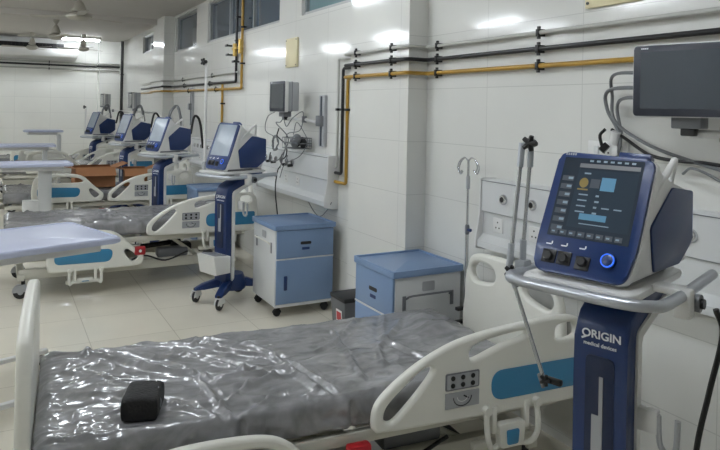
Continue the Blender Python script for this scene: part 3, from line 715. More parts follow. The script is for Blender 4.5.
# bin
t = thing('waste_bin', 'small grey lidded bin with red label between the lockers and pillar', 'bin', (2.27, 4.24, 0), 0.0)
b = MB(); b.lathe([(0.10, 0), (0.105, 0.01), (0.135, 0.38)], 'bin_grey', 4, Matrix.Rotation(PI/4, 4, 'Z') @ Matrix.Diagonal((1.15, 1.15, 1, 1))); b.build('body', t)
b = MB(); b.box((0, 0, 0.395), (0.235, 0.235, 0.035), 'rubber', 0.012); b.build('lid', t)
b = MB(); b.box((-0.109, -0.03, 0.24), (0.004, 0.085, 0.15), 'label_white', 0, (0, -0.06, 0)); b.box((-0.1115, -0.03, 0.272), (0.004, 0.07, 0.06), 'red', 0, (0, -0.06, 0)); b.box((-0.109, -0.03, 0.205), (0.004, 0.07, 0.022), 'red', 0, (0, -0.06, 0)); b.build('label', t)['label'] = 'red and white label'

# ------------------------------------------------------------------ overbed tables
def make_table(loc, rz, label, L=0.85, W=0.48, z=0.92, col=-0.33, cy=0.0, colw=0.15, cx2=0.04):
    t = thing('overbed_table', label, 'table', loc, rz)
    b = MB(); b.prism(roundpoly([(-L/2, -W/2), (L/2, -W/2), (L/2, W/2), (-L/2, W/2)], 0.05), z-0.03, z, 'table_blue', 'XY', 0.008)
    b.tube([(x, y, z+0.001) for x, y in roundpoly([(-L/2+.015, -W/2+.015), (L/2-.015, -W/2+.015), (L/2-.015, W/2-.015), (-L/2+.015, W/2-.015)], 0.05)], 0.006, 'table_blue', 8, 0, True)
    b.build('table_top', t)
    b = MB(); b.bx(-L/2+.06, L/2-.10, -W/2+.08, W/2-.08, z-0.085, z-0.03, 'shell_white', 0.008); b.build('carrier', t)
    b = MB(); b.bx(col-cx2, col+cx2, cy-colw/2, cy+colw/2, 0.10, 0.62, 'shell_white', 0.012); b.build('column', t)
    b = MB(); b.bx(col+cx2*0.9, col+cx2*2.6, cy-colw/2+.012, cy+colw/2-.012, 0.12, z-0.08, 'locker_white', 0.008); b.build('slider', t)
    b = MB(); b.bx(col-.06, col+.06, -W/2, W/2, 0.07, 0.11, 'shell_white', 0.01)
    for s in (-1, 1): b.bx(col-.03, col+.62, s*(W/2-.03)-.02, s*(W/2-.03)+.02, 0.07, 0.10, 'shell_white', 0.006)
    b.build('base', t)
    for x in (col, col+.58):
        for s in (-1, 1): caster(t, x, s*(W/2-.03), 0.03, 'grey_plastic', 0.075)
make_table((0.16, 4.50, 0), 0.32, 'blue white topped table at the left between the first and second beds', 0.86, 0.74, 0.93, -0.35)
make_table((0.37, 8.66, 0), 0.03, 'pale topped table on a wide white column in front of the third bed', 0.80, 0.50, 1.05, -0.04, -0.05, 0.10, 0.085)
make_table((0.35, 11.28, 0), 0.0, 'grey topped table beyond the third bed, lower of the two far ones', 0.84, 0.42, 1.12, 0.2)
make_table((0.72, 13.72, 0), 0.05, 'small far table standing highest, in front of the back wall', 0.66, 0.40, 1.25, 0.2)

# ------------------------------------------------------------------ ventilators: local +x = front, +y = right as seen from the front
def offset_strip(path, d):
    out = []
    for i, p in enumerate(path):
        a = Vector(path[max(0, i-1)]); c = Vector(path[min(len(path)-1, i+1)]); t = (c-a).normalized(); n = Vector((-t.y, t.x))
        out.append(tuple(Vector(p)+n*d))
    return out
def build_ventilator(loc, rz, label, zig=False, detail=False, ud=0.0, cw=0.084, shift=(0.05, -0.03), fx=0.0):
    t = thing('ventilator', label, 'ventilator', loc, rz)
    # cart base
    b = MB()
    for s in (-1, 1):
        for L, aa in ((0.30, s*0.55), (0.27, PI-s*0.65)):
            b.prism([(0.0, 0.13), (0.0, 0.215), (L*0.45, 0.195), (L*0.85, 0.16), (L*1.06, 0.125), (L*1.06, 0.105), (L*0.8, 0.112), (L*0.45, 0.14)], -0.034, 0.034, 'navy', 'XZ', 0.012, Matrix.Rotation(aa, 4, 'Z'))
    b.lathe([(0.11, 0.11), (0.12, 0.13), (0.11, 0.19), (0.09, 0.24)], 'navy', 20)
    b.build('base', t)
    for x, y in ((0.265, 0.165), (0.265, -0.165), (-0.215, 0.165), (-0.215, -0.165)): caster(t, x, y, 0.05, 'shell_white', 0.125, 0.4 if x > 0 else 2.4)
    # column
    path = [(0.085, 0.30)]+[(0.085+0.01*k/4, 0.45+0.15*k) for k in range(4)]+[(0.090, 1.06), (0.084, 1.10), (0.062, 1.135), (0.03, 1.155), (-0.05, 1.185), (-0.15, 1.215)]
    path += [(-0.24, 1.235)]
    if fx: path = [(0.085+fx, 0.30), (0.088+fx, 0.6), (0.092+fx, 0.90), (0.092+fx, 1.02), (0.086+fx, 1.065), (0.065+fx, 1.10), (0.03+fx, 1.125), (-0.08, 1.19), (-0.24, 1.24)]
    blue = path+offset_strip(path, 0.06)[::-1]; wht = offset_strip(path, 0.06)+offset_strip(path, 0.09)[::-1]
    b = MB(); b.prism(blue, -cw, cw, 'navy', 'XZ', 0.012); cf = b.build('column', t)
    b = MB(); b.prism(wht, -cw-0.004, cw+0.008, 'shell_white', 'XZ', 0.006); b.build('back_shell', t)
    # flat recess plate with its shade painted as darker navy, plus indicator
    b = MB()
    b.prism(roundpoly([(-0.045, 0.58), (0.045, 0.58), (0.045, 1.01-fx), (-0.045, 1.01-fx)], 0.02), 0.0, 0.003, 'navy_shade', 'YZ', 0.001, Matrix.Translation((0.0905+fx, 0, 0)))
    b.build('recess', cf)
    b = MB(); b.prism([(-0.008, 0.72), (0.012, 0.72), (0.012, 0.95), (0.000, 0.95), (0.000, 0.83), (-0.022, 0.83), (-0.022, 0.72)], 0.0, 0.0025, 'grey_plastic', 'YZ', 0, Matrix.Translation((0.0935+fx, 0, 0)))
    b.build('indicator', cf)
    Tt = basis((0.0945+fx, 0, 1.075-(0.06 if fx else 0)), (0, 1, 0), (0, 0, 1), (1, 0, 0))
    words('logo', 'ORIGIN', 0.036, 'text_white', cf, Tt @ Matrix.Translation((0.004, 0, 0)) @ Matrix.Diagonal((1.0, 0.95, 1, 1)), bold=0.0008)
    words('logo', 'medical devices', 0.0165, 'text_white', cf, basis((0.0945+fx, 0, 1.045-(0.06 if fx else 0)), (0, 1, 0), (0, 0, 1), (1, 0, 0)), bold=0.0003)
    b = MB(); b.box((0.0945+fx, -0.051, 1.061-(0.06 if fx else 0)), (0.002, 0.016, 0.006), 'text_white', 0, (0.5, 0, 0)); b.build('logo_tail', cf)
    # power pack at the back + hose hook
    b = MB(); b.bx(0.0, 0.03, 0.09, 0.15, 0.80, 0.87, 'shell_white', 0.005); b.tube([(0.02, 0.15, 0.86), (0.02, 0.155, 0.78), (0.02, 0.175, 0.755), (0.02, 0.20, 0.77), (0.02, 0.205, 0.86)], 0.009, 'grey_plastic', 8, 4); b.build('hose_hook', t, Matrix.Translation((0.0, 0, 0)))
    # basket
    b = MB(); T = Matrix.Translation((0.175+fx, 0.03, -0.05))
    b.prism([(-0.075, 0.34), (-0.075, 0.48), (0.10, 0.50), (0.07, 0.34)], -0.10, 0.14, 'shell_white', 'XZ', 0.012, T)
    b.build('basket', t)
    b = MB(); b.box((0.185+fx, 0.05, 0.4385), (0.12, 0.19, 0.012), 'mid_grey', 0.003, (0, -0.11, 0)); b.build('basket_liner', t)
    # tray and rail
    b = MB(); b.prism(roundpoly([(-0.30, -0.16), (0.19, -0.18), (0.19, 0.18), (-0.30, 0.16)], 0.05), 1.225, 1.245, 'shell_white', 'XY', 0.006); b.bx(-0.14, -0.02, -0.07, 0.07, 1.15, 1.227, 'shell_white', 0.02)
    b.bx(-0.02, 0.05, -0.06, 0.08, 1.165, 1.227, 'grey_plastic', 0.02); b.build('tray', t)
    b = MB(); b.tube([(-0.26, -0.215, 1.21), (0.12, -0.25, 1.205), (0.20, -0.25, 1.205), (0.235, -0.20, 1.205), (0.245, -0.03, 1.205), (0.245, 0.11, 1.205), (0.215, 0.185, 1.205), (0.13, 0.215, 1.205), (-0.30, 0.20, 1.21)], 0.017, 'steel_tube', 12, 6); hr = b.build('handle_rail', t)
    b = MB(); b.bx(-0.02, 0.05, 0.13, 0.215, 1.205, 1.226, 'shell_white', 0.006); b.bx(0.0, 0.045, 0.19, 0.24, 1.14, 1.225, 'shell_white', 0.008); b.build('rail_clamp', t)
    b = MB(); b.bx(0.0, 0.05, -0.25, -0.13, 1.205, 1.226, 'shell_white', 0.006); b.build('rail_clamp', t)
    b = MB(); b.cyl((-0.02, 0.21, 1.18), (-0.02, 0.25, 1.18), 0.026, 'mid_grey', 16); b.cyl((-0.02, 0.248, 1.18), (-0.02, 0.26, 1.18), 0.015, 'black', 12); b.build('clamp_knob', t)
    # main unit
    handle_z = 0.028
    UD = 0.035
    side = [(0.085, 1.225+UD), (-0.36, 1.225+UD), (-0.41, 1.29+UD), (-0.41, 1.46+UD), (-0.22, 1.50+UD), (-0.13, 1.52+UD), (-0.09, 1.56+UD), (-0.065, 1.58+UD), (0.035, 1.36+UD), (0.075, 1.27+UD)]
    b = MB(); b.prism(side, -0.140, 0.145, 'shell_white', 'XZ', 0.012); b.bx(-0.26, 0.06, -0.12, 0.12, 1.243, 1.265, 'mid_grey', 0.004); un = b.build('body', t)
    for s in (-1, 1):
        y0 = 0.145 if s > 0 else -0.140
        pent = roundpoly([(-0.035, 1.375+UD), (-0.22, 1.485+UD), (-0.415, 1.46+UD), (-0.415, 1.29+UD), (-0.29, 1.230+UD), (-0.065, 1.234+UD)], 0.012, 3)
        b = MB(); b.prism(pent, y0-s*0.006, y0+s*0.006, 'navy', 'XZ', 0.003); b.build('side_panel', t)['label'] = 'navy pentagonal side panel'
    b = MB(); b.tube([(-0.06, 0.135, 1.455+UD), (-0.13, 0.14, 1.50+UD), (-0.24, 0.14, 1.56+UD), (-0.28, 0.13, 1.56+UD), (-0.29, 0.11, 1.47+UD)], [0.012]*24+[0.016], 'shell_white', 10, 6); b.build('carry_handle', t)
    for q in ((0.0, 1.425+UD), (-0.045, 1.465+UD)):
        b = MB(); b.cyl((q[0], 0.143, q[1]), (q[0], 0.149, q[1]), 0.006, 'mid_grey', 10); b.build('screw', t)
    # tilted display bezel, own basis: u right, v up the slope, w outwards
    tilt = 0.46
    up = Vector((-math.sin(tilt), 0, math.cos(tilt))); out = Vector((math.cos(tilt), 0, math.sin(tilt)))
    T = basis((0.135, 0.0, 1.228+UD), (0, 1, 0), up, out)
    Wd, Ht = 0.155, 0.405
    bz = [(-Wd+.005, 0.0), (Wd-.02, 0.0), (Wd, 0.10), (Wd+.004, Ht-.01), (-Wd+.004, Ht), (-Wd-.004, 0.09)]
    b = MB(); b.prism(roundpoly([(u*1.03, v*1.005+0.001) for u, v in bz], 0.03), -0.05, -0.014, 'shell_white', 'XY', 0.010); b.build('bezel_backing', t, T)
    b = MB(); b.prism(roundpoly(bz, 0.03), -0.02, 0.0, 'navy', 'XY', 0.007)
    b.prism(roundpoly([(Wd*0.25, Ht-.004), (Wd*0.88, Ht-.006), (Wd*0.88, Ht+.012), (Wd*0.25, Ht+.014)], 0.004), -0.045, -0.012, 'navy', 'XY', 0.002)
    bezel = b.build('display_bezel', t, T)
    su0, su1, sv0, sv1 = -0.150, 0.150, 0.115, 0.385
    T0 = T; SX = T @ Matrix.Diagonal((0.86, 1, 1, 1))
    b = MB(); b.prism(roundpoly([(su0, sv0), (su1, sv0), (su1, sv1), (su0, sv1)], 0.004), -0.002, 0.0012, 'lit_screen' if detail else 'display_pale', 'XY'); sc = b.build('screen', bezel, SX)
    if detail:
        b = MB()
        def ui(u0, u1, v0, v1, m, hgt=0.0016): b.bx(u0, u1, v0, v1, 0.0012, hgt+0.0004, m)
        ui(-0.085, 0.14, 0.15, 0.345, 'ui_panel', 0.0013)
        ui(-0.085, 0.14, 0.352, 0.366, 'mid_grey', 0.0013)
        ui(0.01, 0.062, 0.278, 0.322, 'ui_blue', 0.0018); ui(-0.03, 0.005, 0.285, 0.315, 'dark_grey_strip')
        ui(-0.045, 0.055, 0.178, 0.198, 'ui_blue')
        b.lathe([(0.017, 0.0012), (0.017, 0.0022), (0.009, 0.0024)], 'ui_amber', 16, Matrix.Translation((-0.055, 0.30, 0)))
        for k in range(7):
            ui(-0.142, -0.098, 0.135+0.028*k, 0.152+0.028*k, 'dark_grey_strip'); ui(-0.118, -0.10, 0.14+0.028*k, 0.148+0.028*k, 'ui_text', 0.002)
        for k in range(8): ui(-0.138+0.034*k, -0.112+0.034*k, 0.122, 0.138, 'dark_grey_strip'); ui(-0.134+0.034*k, -0.122+0.034*k, 0.127, 0.132, 'ui_text', 0.002)
        for k in range(7): ui(-0.05+0.026*k, -0.036+0.026*k, 0.373, 0.379, 'ui_text', 0.002)
        for k in range(4): ui(-0.065, -0.03, 0.258-0.019*k, 0.262-0.019*k, 'ui_text', 0.0018); ui(0.0, 0.012+0.004*(k % 2), 0.256-0.019*k, 0.262-0.019*k, 'ui_text', 0.0018)
        for k in range(2): ui(0.03+0.045*k, 0.058+0.045*k, 0.219, 0.223, 'ui_text', 0.0018)
        ui(-0.075, -0.035, 0.275, 0.280, 'ui_amber', 0.0018); ui(-0.06, -0.035, 0.330, 0.335, 'ui_text', 0.0018)
        ui(-0.04, 0.07, 0.163, 0.166, 'ui_text', 0.0018)
        b.build('screen_readout', sc, SX)
        b = MB()
        for k in range(5): b.bx(-0.152+0.009*k, -0.146+0.009*k, 0.393, 0.401, 0, 0.0008, 'grey_plastic')
        b.build('bezel_marks', bezel, SX)
    for k, u in enumerate((-0.105, -0.055, 0.005)):
        pr = MB()
        pr.box((u, 0.048-0.006*(k == 2), 0.001), (0.046, 0.042, 0.006), 'black', 0.008); pr.lathe([(0.014, 0.0), (0.016, 0.008), (0.012, 0.016), (0.006, 0.016)], 'rubber', 16, Matrix.Translation((u, 0.046, 0)))
        pr.box((u-0.01, 0.087, 0.0005), (0.018, 0.004, 0.001), 'text_white'); pr.box((u, 0.092, 0.0005), (0.004, 0.009, 0.001), 'text_white')
        pr.build('port', bezel, T)
    b = MB(); b.lathe([(0.022, 0.0), (0.022, 0.010), (0.017, 0.013)], 'navy', 24, Matrix.Translation((0.082, 0.062, 0)))
    b.tube([(0.082+0.0185*math.cos(a), 0.062+0.0185*math.sin(a), 0.011) for a in [2*PI*k/24 for k in range(24)]], 0.0028, 'knob_glow', 6, 0, True); b.build('control_knob', bezel, T)['label'] = 'control knob with glowing blue ring'
    for ch in t.children:
        n = ch.name.split('.')[0]
        if n in ('body', 'side_panel', 'carry_handle', 'screw', 'bezel_backing', 'display_bezel'):
            ch.location = (shift[0], shift[1], ud)
            if fx: ch.scale = (0.80, 0.95, 1.08); ch.location.z = ud-0.08*1.245
        elif n == 'tray': ch.location = (shift[0]*0.6, shift[1], ud)
        elif n in ('handle_rail', 'rail_clamp', 'clamp_knob'): ch.location = (0, 0, ud+(0.025 if ud == 0 else 0))
        elif n in ('column', 'back_shell') and ud: ch.location = (0, 0, ud*0.9)
    return t
def knob(b, p, s=1.0):
    b.lathe([(0.012*s, -0.012*s), (0.014*s, 0.012*s)], 'dark_metal', 12, Matrix.Translation(p) @ Matrix.Rotation(PI/2, 4, 'Y'))
    for k in range(5):
        a = 2*PI*k/5; b.tube([Vector(p)+Vector((0.012*s, 0, 0)), Vector(p)+Vector((0.014*s, 0.024*s*math.cos(a), 0.024*s*math.sin(a)))], [0.010*s, 0.007*s], 'black', 8)
V1 = build_ventilator((1.71, 1.44, 0), math.atan2(-0.30, -0.95), 'nearest ventilator, navy cart with white lettering and lit touch screen', True, True, 0.0, 0.084, (0.045, -0.035))
V2 = build_ventilator((1.88, 5.80, 0), math.atan2(-0.34, -0.94), 'second ventilator, whole navy and white cart beside the clear standing locker', False, False, -0.12, 0.078, (0.075, -0.035), 0.05)
V2.scale = (1.05, 1.05, 1.05)
proto = V2
V3 = copy_tree(V2); V3.location = (1.83, 8.35, 0); V3.rotation_euler.z = math.atan2(-0.34, -0.94); V3['label'] = 'third ventilator, between the second and third beds, under the pillar pipes'
V4 = copy_tree(V2); V4.location = (1.82, 10.85, 0); V4.rotation_euler.z = math.atan2(-0.3, -0.95); V4['label'] = 'fourth ventilator from the camera, beside the smaller cardboard box'
V5 = copy_tree(V2); V5.location = (1.66, 13.4, 0); V5.rotation_euler.z = math.atan2(-0.3, -0.95); V5['label'] = 'farthest ventilator, leftmost, in front of the back wall'

# circuit arms of the far carts: upright white pole with black knob
def straight_arm(V, top=2.06):
    t = V
    b = MB(); b.cyl((0.14, -0.245, 1.10), (0.14, -0.245, top), 0.012, 'shell_white'); b.lathe([(0.018, 1.14), (0.02, 1.2), (0.014, 1.22)], 'grey_plastic', 12, Matrix.Translation((0.14, -0.245, -0.03))); a = b.build('support_arm', t)
    b = MB(); knob(b, (0.155, -0.245, top), 1.3); b.build('knob', a)
straight_arm(V2)
straight_arm(V5, 1.62)
# nearer cart: jointed arm
t = V1
b = MB(); b.box((0.10, -0.265, 1.235), (0.05, 0.04, 0.06), 'steel_tube', 0.008); b.cyl((0.10, -0.265, 1.24), (0.10, -0.265, 1.33), 0.011, 'steel_tube'); b.cyl((0.10, -0.265, 1.30), (0.07, -0.26, 1.63), 0.0065, 'chrome')
b.cyl((0.073, -0.26, 1.57), (0.07, -0.26, 1.64), 0.010, 'steel_tube'); b.cyl((0.05, -0.29, 1.648), (0.11, -0.25, 1.648), 0.012, 'steel_tube')
b.cyl((0.085, -0.285, 1.63), (0.15, -0.285, 1.24), 0.0075, 'chrome'); b.cyl((0.085, -0.285, 1.65), (0.096, -0.285, 1.57), 0.011, 'steel_tube'); b.cyl((0.14, -0.285, 1.32), (0.154, -0.285, 1.22), 0.011, 'steel_tube')
b.cyl((0.15, -0.285, 1.235), (0.135, -0.165, 0.915), 0.0065, 'chrome'); b.cyl((0.15, -0.285, 1.24), (0.147, -0.262, 1.18), 0.010, 'steel_tube')
a = b.build('support_arm', t)
b = MB(); knob(b, (0.11, -0.235, 1.652), 1.1); b.build('knob', a)
b = MB(); knob(b, (0.165, -0.265, 1.235), 0.9); b.build('knob', a)
b = MB(); b.box((0.135, -0.13, 0.91), (0.02, 0.06, 0.02), 'black', 0.006); knob(b, (0.14, -0.15, 0.91), 0.75); b.box((0.135, -0.17, 0.90), (0.016, 0.012, 0.045), 'mid_grey', 0.004, (0.4, 0, 0)); b.build('hose_clip', a)

# ------------------------------------------------------------------ monitors
def make_monitor(loc, rz, label, hs=0.30, ws=0.36, dp=0.16):
    t = thing('patient_monitor', label, 'monitor', loc, rz)
    b = MB(); b.bx(-dp, -0.03, -ws/2+.012, ws/2-.012, 0.01, hs-.01, 'grey_plastic', 0.015); b.bx(-dp*0.55, -dp*0.5, -ws/2+.008, ws/2-.008, 0.006, hs-.006, 'mid_grey', 0.004); b.build('casing', t)
    b = MB(); b.prism(roundpoly([(-ws/2, 0), (ws/2, 0), (ws/2, hs), (-ws/2, hs)], 0.015), -0.04, -0.006, 'shell_white', 'YZ', 0.005); b.build('rim', t)
    b = MB(); b.prism(roundpoly([(-ws/2+.004, 0.004), (ws/2-.004, 0.004), (ws/2-.004, hs-.004), (-ws/2+.004, hs-.004)], 0.014), -0.012, 0.0, 'monitor_bezel', 'YZ', 0.003); bz = b.build('bezel', t)
    b = MB(); b.prism(roundpoly([(-ws/2+.035, 0.035), (ws/2-.035, 0.035), (ws/2-.035, hs-.03), (-ws/2+.035, hs-.03)], 0.004), -0.002, 0.001, 'monitor_glass', 'YZ'); b.build('screen', bz)
    b = MB()
    for k in range(4): b.bx(0, 0.0008, -ws/2+.035+.008*k, -ws/2+.041+.008*k, hs-.019, hs-.013, 'text_white')
    b.build('bezel_mark', bz)
    b = MB(); b.bx(-dp+.03, -0.05, -0.06, 0.06, -0.045, 0.012, 'mid_grey', 0.006); b.bx(-dp+.05, -0.07, -0.03, 0.03, -0.075, -0.04, 'dark_metal', 0.006); b.build('mount', t)
    return t
def wall_arm(t, elbow, wall, name='wall_arm'):
    b = MB(); b.tube([(-0.1, 0, -0.065), elbow, wall], 0.016, 'shell_white', 10); b.cyl(Vector(elbow)+Vector((0, 0, -0.03)), Vector(elbow)+Vector((0, 0, 0.03)), 0.024, 'mid_grey'); b.build(name, t)
th = PI+0.22
mon1 = make_monitor((2.39, 1.705, 1.745), th, 'near dark screened patient monitor on the wall at the right edge', 0.30, 0.40)
mon2 = make_monitor((2.345, 5.98, 1.715), PI+0.04, 'grey patient monitor with tangled cables above the second bed head panel')
wall_arm(mon2, (-0.2, 0.2, -0.065), (-0.29, 0.42, -0.10))
mon3 = make_monitor((2.13, 12.9, 1.69), PI+0.05, 'far patient monitor, right one of the two small far ones', 0.31)
wall_arm(mon3, (-0.22, 0.1, -0.065), (-0.52, 0.12, -0.08))
mon4 = make_monitor((1.98, 15.6, 1.69), PI+0.05, 'farthest patient monitor, left one of the two small far ones', 0.31)
wall_arm(mon4, (-0.22, 0.1, -0.065), (-0.67, 0.12, -0.08))
loc1 = Matrix.Rotation(-th, 4, 'Z')
def to1(p): return loc1 @ (Vector(p)-Vector((2.39, 1.705, 1.745)))
wall_arm(mon1, tuple(to1((2.56, 1.62, 1.68))), tuple(to1((2.655, 1.45, 1.68))))
# mounting rails on the wall
def mount_rail(y, z0, z1, label):
    t = thing('mounting_rail', label, 'rail', (WX, y, z0))
    b = MB(); b.bx(-0.035, 0, -0.055, 0.055, 0, z1-z0, 'grey_plastic', 0.004); b.bx(-0.042, -0.03, -0.012, 0.012, 0.01, z1-z0-.01, 'dark_grey_strip'); b.build('channel', t)
    b = MB(); b.box((-0.05, 0, (z1-z0)*0.5), (0.05, 0.10, 0.10), 'mid_grey', 0.01); b.build('carriage', t)
mount_rail(5.56, 1.40, 1.88, 'upright grey mounting rail on wall holding the cabled monitor')
mount_rail(10.35, 1.45, 2.05, 'upright grey mounting rail behind the third ventilator')
# accessory basket of monitor 2
t = thing('wire_basket', 'grey wire basket of folded cuffs below the cabled monitor', 'basket', (2.52, 5.88, 1.37))
b = MB()
for z in (0, 0.05, 0.10): b.tube([(x, y, z) for x, y in roundpoly([(-0.10, -0.14), (0.10, -0.14), (0.10, 0.14), (-0.10, 0.14)], 0.02)], 0.004, 'cable_grey', 6, 0, True)
for k in range(6): b.tube([(-0.10, -0.12+0.048*k, 0.10), (-0.10, -0.12+0.048*k, 0), (0.10, -0.12+0.048*k, 0), (0.10, -0.12+0.048*k, 0.10)], 0.003, 'cable_grey', 6)
b.box((0.12, 0, 0.05), (0.05, 0.06, 0.06), 'grey_plastic'); b.build('frame', t)
b = MB(); b.tube([(-0.07, -0.1, 0.04), (0.0, -0.02, 0.09), (0.02, 0.06, 0.10), (0.0, 0.1, 0.05)], 0.034, 'mid_grey', 12, 5); b.build('cuff', t)
b = MB(); b.tube([(0.04, -0.08, 0.03), (0.05, 0.0, 0.07), (0.04, 0.09, 0.04)], 0.036, 'rubber', 12, 5); b.build('cuff', t)
def cable(pts, r, m, label, name='cable', n=8, cat='cable', group=None):
    if pts[0][1] > 5: r *= 0.7
    o = Vector(pts[0]); b = MB(); b.tube([Vector(p)-o for p in pts], r, m, 8, n); c = b.build(name); c.location = o; return tag(c, label, cat, group)
G2 = 'monitor leads hanging above the second bed head panel'
def coil(c, R, n, r, m, label):
    pts = []
    for k in range(int(n*14)):
        a = 2*PI*k/14; q = R*(1+0.08*math.sin(k*0.9)); pts.append((c[0]-0.01*math.sin(k*1.7), c[1]-q*math.cos(a), c[2]+q*math.sin(a)-0.002*k*0.2))
    return cable(pts, r, m, label, 'coiled_lead', 2)
coil((2.51, 6.42, 1.40), 0.072, 3, 0.008, 'cable_grey', 'grey lead wound into loops left of the wire basket')
cable([(2.45, 5.95, 1.75), (2.44, 6.1, 1.62), (2.45, 6.25, 1.60), (2.50, 6.05, 1.45), (2.50, 6.25, 1.25), (2.48, 6.4, 1.2)], 0.008, 'cable_grey', 'thick grey lead sagging from the cabled monitor')
cable([(2.42, 6.0, 1.69), (2.40, 5.86, 1.58), (2.42, 5.76, 1.66), (2.5, 5.7, 1.72), (2.5, 5.76, 1.55), (2.47, 6.0, 1.50), (2.5, 6.12, 1.36), (2.48, 6.2, 1.15)], 0.007, 'cable_grey', 'grey lead looping over the right side of the cabled monitor')
cable([(2.44, 6.15, 1.55), (2.44, 6.2, 1.48), (2.50, 6.3, 1.45), (2.52, 6.15, 1.38), (2.50, 6.1, 1.28), (2.5, 6.25, 1.22)], 0.009, 'rubber', 'black lead ending in clips under the cabled monitor')
cable([(2.42, 6.13, 1.78), (2.42, 6.20, 1.72), (2.42, 6.42, 1.66), (2.43, 6.50, 1.52), (2.50, 6.44, 1.46)], 0.006, 'cable_grey', 'thin pale lead hanging left of the cabled monitor')
cable([(2.50, 5.92, 1.50), (2.47, 5.78, 1.62), (2.50, 5.70, 1.55), (2.53, 5.66, 1.44), (2.52, 5.80, 1.30), (2.47, 6.05, 1.2), (2.46, 6.15, 1.06)], 0.006, 'cable_grey', 'lead curving round the wire basket to the panel')
cable([(2.53, 6.32, 1.16), (2.50, 6.32, 1.10), (2.49, 6.34, 0.9), (2.54, 6.35, 0.5), (2.56, 6.36, 0.1)], 0.009, 'rubber', 'black cable dropping from the second panel behind the ventilator')
cable([(2.56, 5.7, 0.90), (2.59, 5.62, 0.80), (2.61, 5.52, 0.76), (2.60, 5.35, 0.84), (2.58, 5.22, 0.93)], 0.006, 'cable_grey', 'thin cable sagging behind the clear standing locker')
for k, (dy, l) in enumerate(((6.66, 'leftmost'), (6.52, 'second from left'), (6.2, 'third from left'), (6.06, 'rightmost'))):
    t = thing('gas_probe', l+' black and grey probe plugged into the second bed head panel', 'probe', (2.555, dy, 1.19))
    b = MB(); b.cyl((0, 0, 0), (-0.05, 0, -0.005), 0.014, 'rubber'); b.build('plug', t)
    b = MB(); b.tube([(-0.05, 0, -0.005), (-0.07, 0, 0.03), (-0.06, -0.01, 0.10)], 0.007, 'cable_grey', 8, 4); b.build('lead', t)
# far clusters: ventilator hoses
def hoses(V, label):
    x, y = V.location.x, V.location.y
    h = thing('breathing_hose', label, 'hose', (x, y+0.05, 1.2))
    b = MB(); b.tube([(0.25, 0.22, 0.3), (0.20, 0.30, 0.55), (0.10, 0.30, 0.42), (0.12, 0.28, 0.1), (0.2, 0.27, -0.2)], 0.018, 'cable_grey', 8, 6); b.build('hose', h)
    b = MB(); b.tube([(0.33, 0.1, 0.2), (0.40, 0.2, 0.42), (0.50, 0.3, 0.35), (0.55, 0.3, 0.0)], 0.016, 'rubber', 8, 6); b.build('hose', h)
hoses(V3, 'grey and black hoses rising behind the third ventilator')
hoses(V4, 'grey and black hoses rising behind the fourth ventilator')
hoses(V5, 'grey and black hoses rising behind the farthest ventilator')

# ------------------------------------------------------------------ near wall: sockets and cables
t = thing('wall_socket', 'white double socket plate above the nearest ventilator screen', 'socket', (WX, 2.28, 1.575))
b = MB(); b.box((-0.012, 0, 0), (0.024, 0.24, 0.09), 'shell_white', 0.006); b.build('plate', t)
b = MB(); b.box((-0.027, 0.06, 0), (0.008, 0.03, 0.04), 'locker_white', 0.003); b.build('switch', t)
b = MB()
for q in ((0.0, 0.015), (-0.012, -0.012), (0.012, -0.012)): b.cyl((-0.023, 0.0+q[0], q[1]), (-0.026, 0.0+q[0], q[1]), 0.005, 'black', 8)
b.build('pin_hole', t)
t = thing('plug_adapter', 'white angled adapter plugged into the near wall socket', 'plug', (WX-0.024, 2.20, 1.58))
b = MB(); b.box((-0.025, 0, 0.0), (0.05, 0.05, 0.055), 'shell_white', 0.012); b.cyl((-0.045, 0.0, 0.03), (-0.05, -0.02, 0.09), 0.022, 'shell_white'); b.build('body', t)
b = MB(); b.cyl((-0.05, 0.035, 0.0), (-0.062, 0.055, 0.02), 0.024, 'black'); b.tube([(-0.062, 0.055, 0.02), (-0.07, 0.06, 0.07), (-0.07, 0.03, 0.10)], 0.008, 'black', 8, 4); b.build('plug', t)['label'] = 'black plug'
cable([(2.60, 2.22, 1.68), (2.60, 2.14, 1.64), (2.60, 2.0, 1.57), (2.60, 1.85, 1.555), (2.60, 1.72, 1.555), (2.60, 1.6, 1.53), (2.60, 1.45, 1.40)], 0.008, 'black', 'black power cable running right from the near wall adapter', 'power_cable')
cable([(2.44, 1.86, 1.93), (2.54, 2.16, 1.94), (2.60, 2.22, 1.84), (2.60, 2.20, 1.72), (2.60, 2.02, 1.62), (2.60, 1.8, 1.56), (2.60, 1.5, 1.50)], 0.008, 'cable_grey', 'grey monitor lead curving down across the wall to the right')
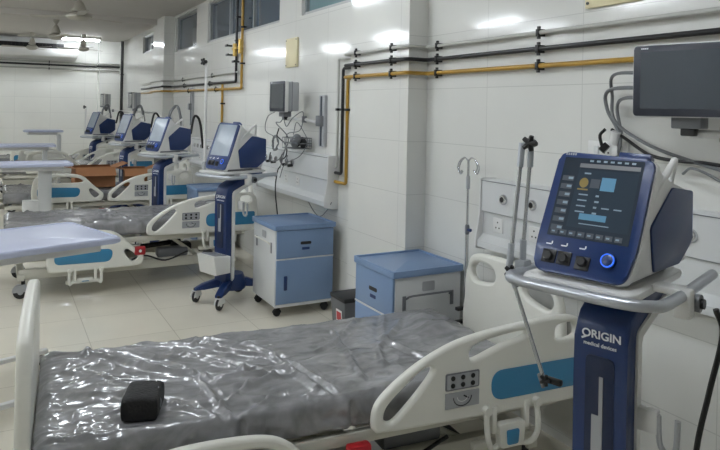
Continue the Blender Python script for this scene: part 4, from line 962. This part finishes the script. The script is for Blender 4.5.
cable([(2.44, 1.86, 1.87), (2.56, 2.20, 1.87), (2.60, 2.25, 1.78), (2.60, 2.17, 1.65), (2.60, 2.19, 1.52), (2.60, 2.19, 1.36)], 0.009, 'cable_grey', 'grey monitor lead hanging straight down behind the ventilator')
cable([(2.44, 1.86, 1.82), (2.55, 2.10, 1.83), (2.60, 2.19, 1.79), (2.61, 2.17, 1.66)], 0.008, 'cable_grey', 'short grey lead, lowest leaving the near monitor')
cable([(2.62, 1.85, 1.50), (2.58, 1.78, 1.53), (2.58, 1.68, 1.50), (2.60, 1.55, 1.42), (2.60, 1.50, 1.28)], 0.006, 'cable_grey', 'thin grey lead arching beside the ventilator handle')
cable([(1.94, 1.25, 1.16), (1.96, 1.24, 1.08), (1.93, 1.26, 0.9), (1.90, 1.28, 0.7), (1.89, 1.28, 0.4), (1.93, 1.3, 0.05)], 0.009, 'black', 'black cable hanging down beside the nearest ventilator cart', 'power_cable')
t = thing('suction_jar', 'small grey jar with white lid fixed on near wall under the monitor', 'jar', (2.53, 1.46, 1.36))
b = MB(); b.lathe([(0.045, -0.12), (0.05, -0.10), (0.05, 0.04), (0.052, 0.045)], 'grey_plastic', 20); b.build('jar', t)
b = MB(); b.lathe([(0.055, 0.045), (0.055, 0.075), (0.03, 0.09)], 'shell_white', 20); b.bx(0.0, 0.13, -0.03, 0.03, 0.05, 0.08, 'shell_white', 0.004); b.build('lid', t)

# repeats share a group phrase
GR = {'hospital_bed': 'hospital beds along the tiled wall', 'ventilator': 'ventilators standing between the beds', 'bedside_locker': 'bedside lockers along the tiled wall', 'patient_monitor': 'patient monitors on wall arms',
      'overbed_table': 'overbed tables along the bed feet', 'gas_pipe': 'gas pipes clamped to the walls', 'bed_head_panel': 'gas and power panels on the wall', 'cardboard_box': 'cardboard boxes on the third bed', 'gas_probe': 'probes plugged into the second panel',
      'mounting_rail': 'upright mounting rails on the wall', 'wall_plate': 'cream plates on the wall', 'breathing_hose': 'hoses behind the far ventilators', 'cable': 'loose leads on the wall', 'power_cable': 'black power cables by the near ventilator'}
for o in list(C.objects):
    n = o.name.split('.')[0]
    if o.parent is None and n in GR and 'label' in o: o['group'] = GR[n]
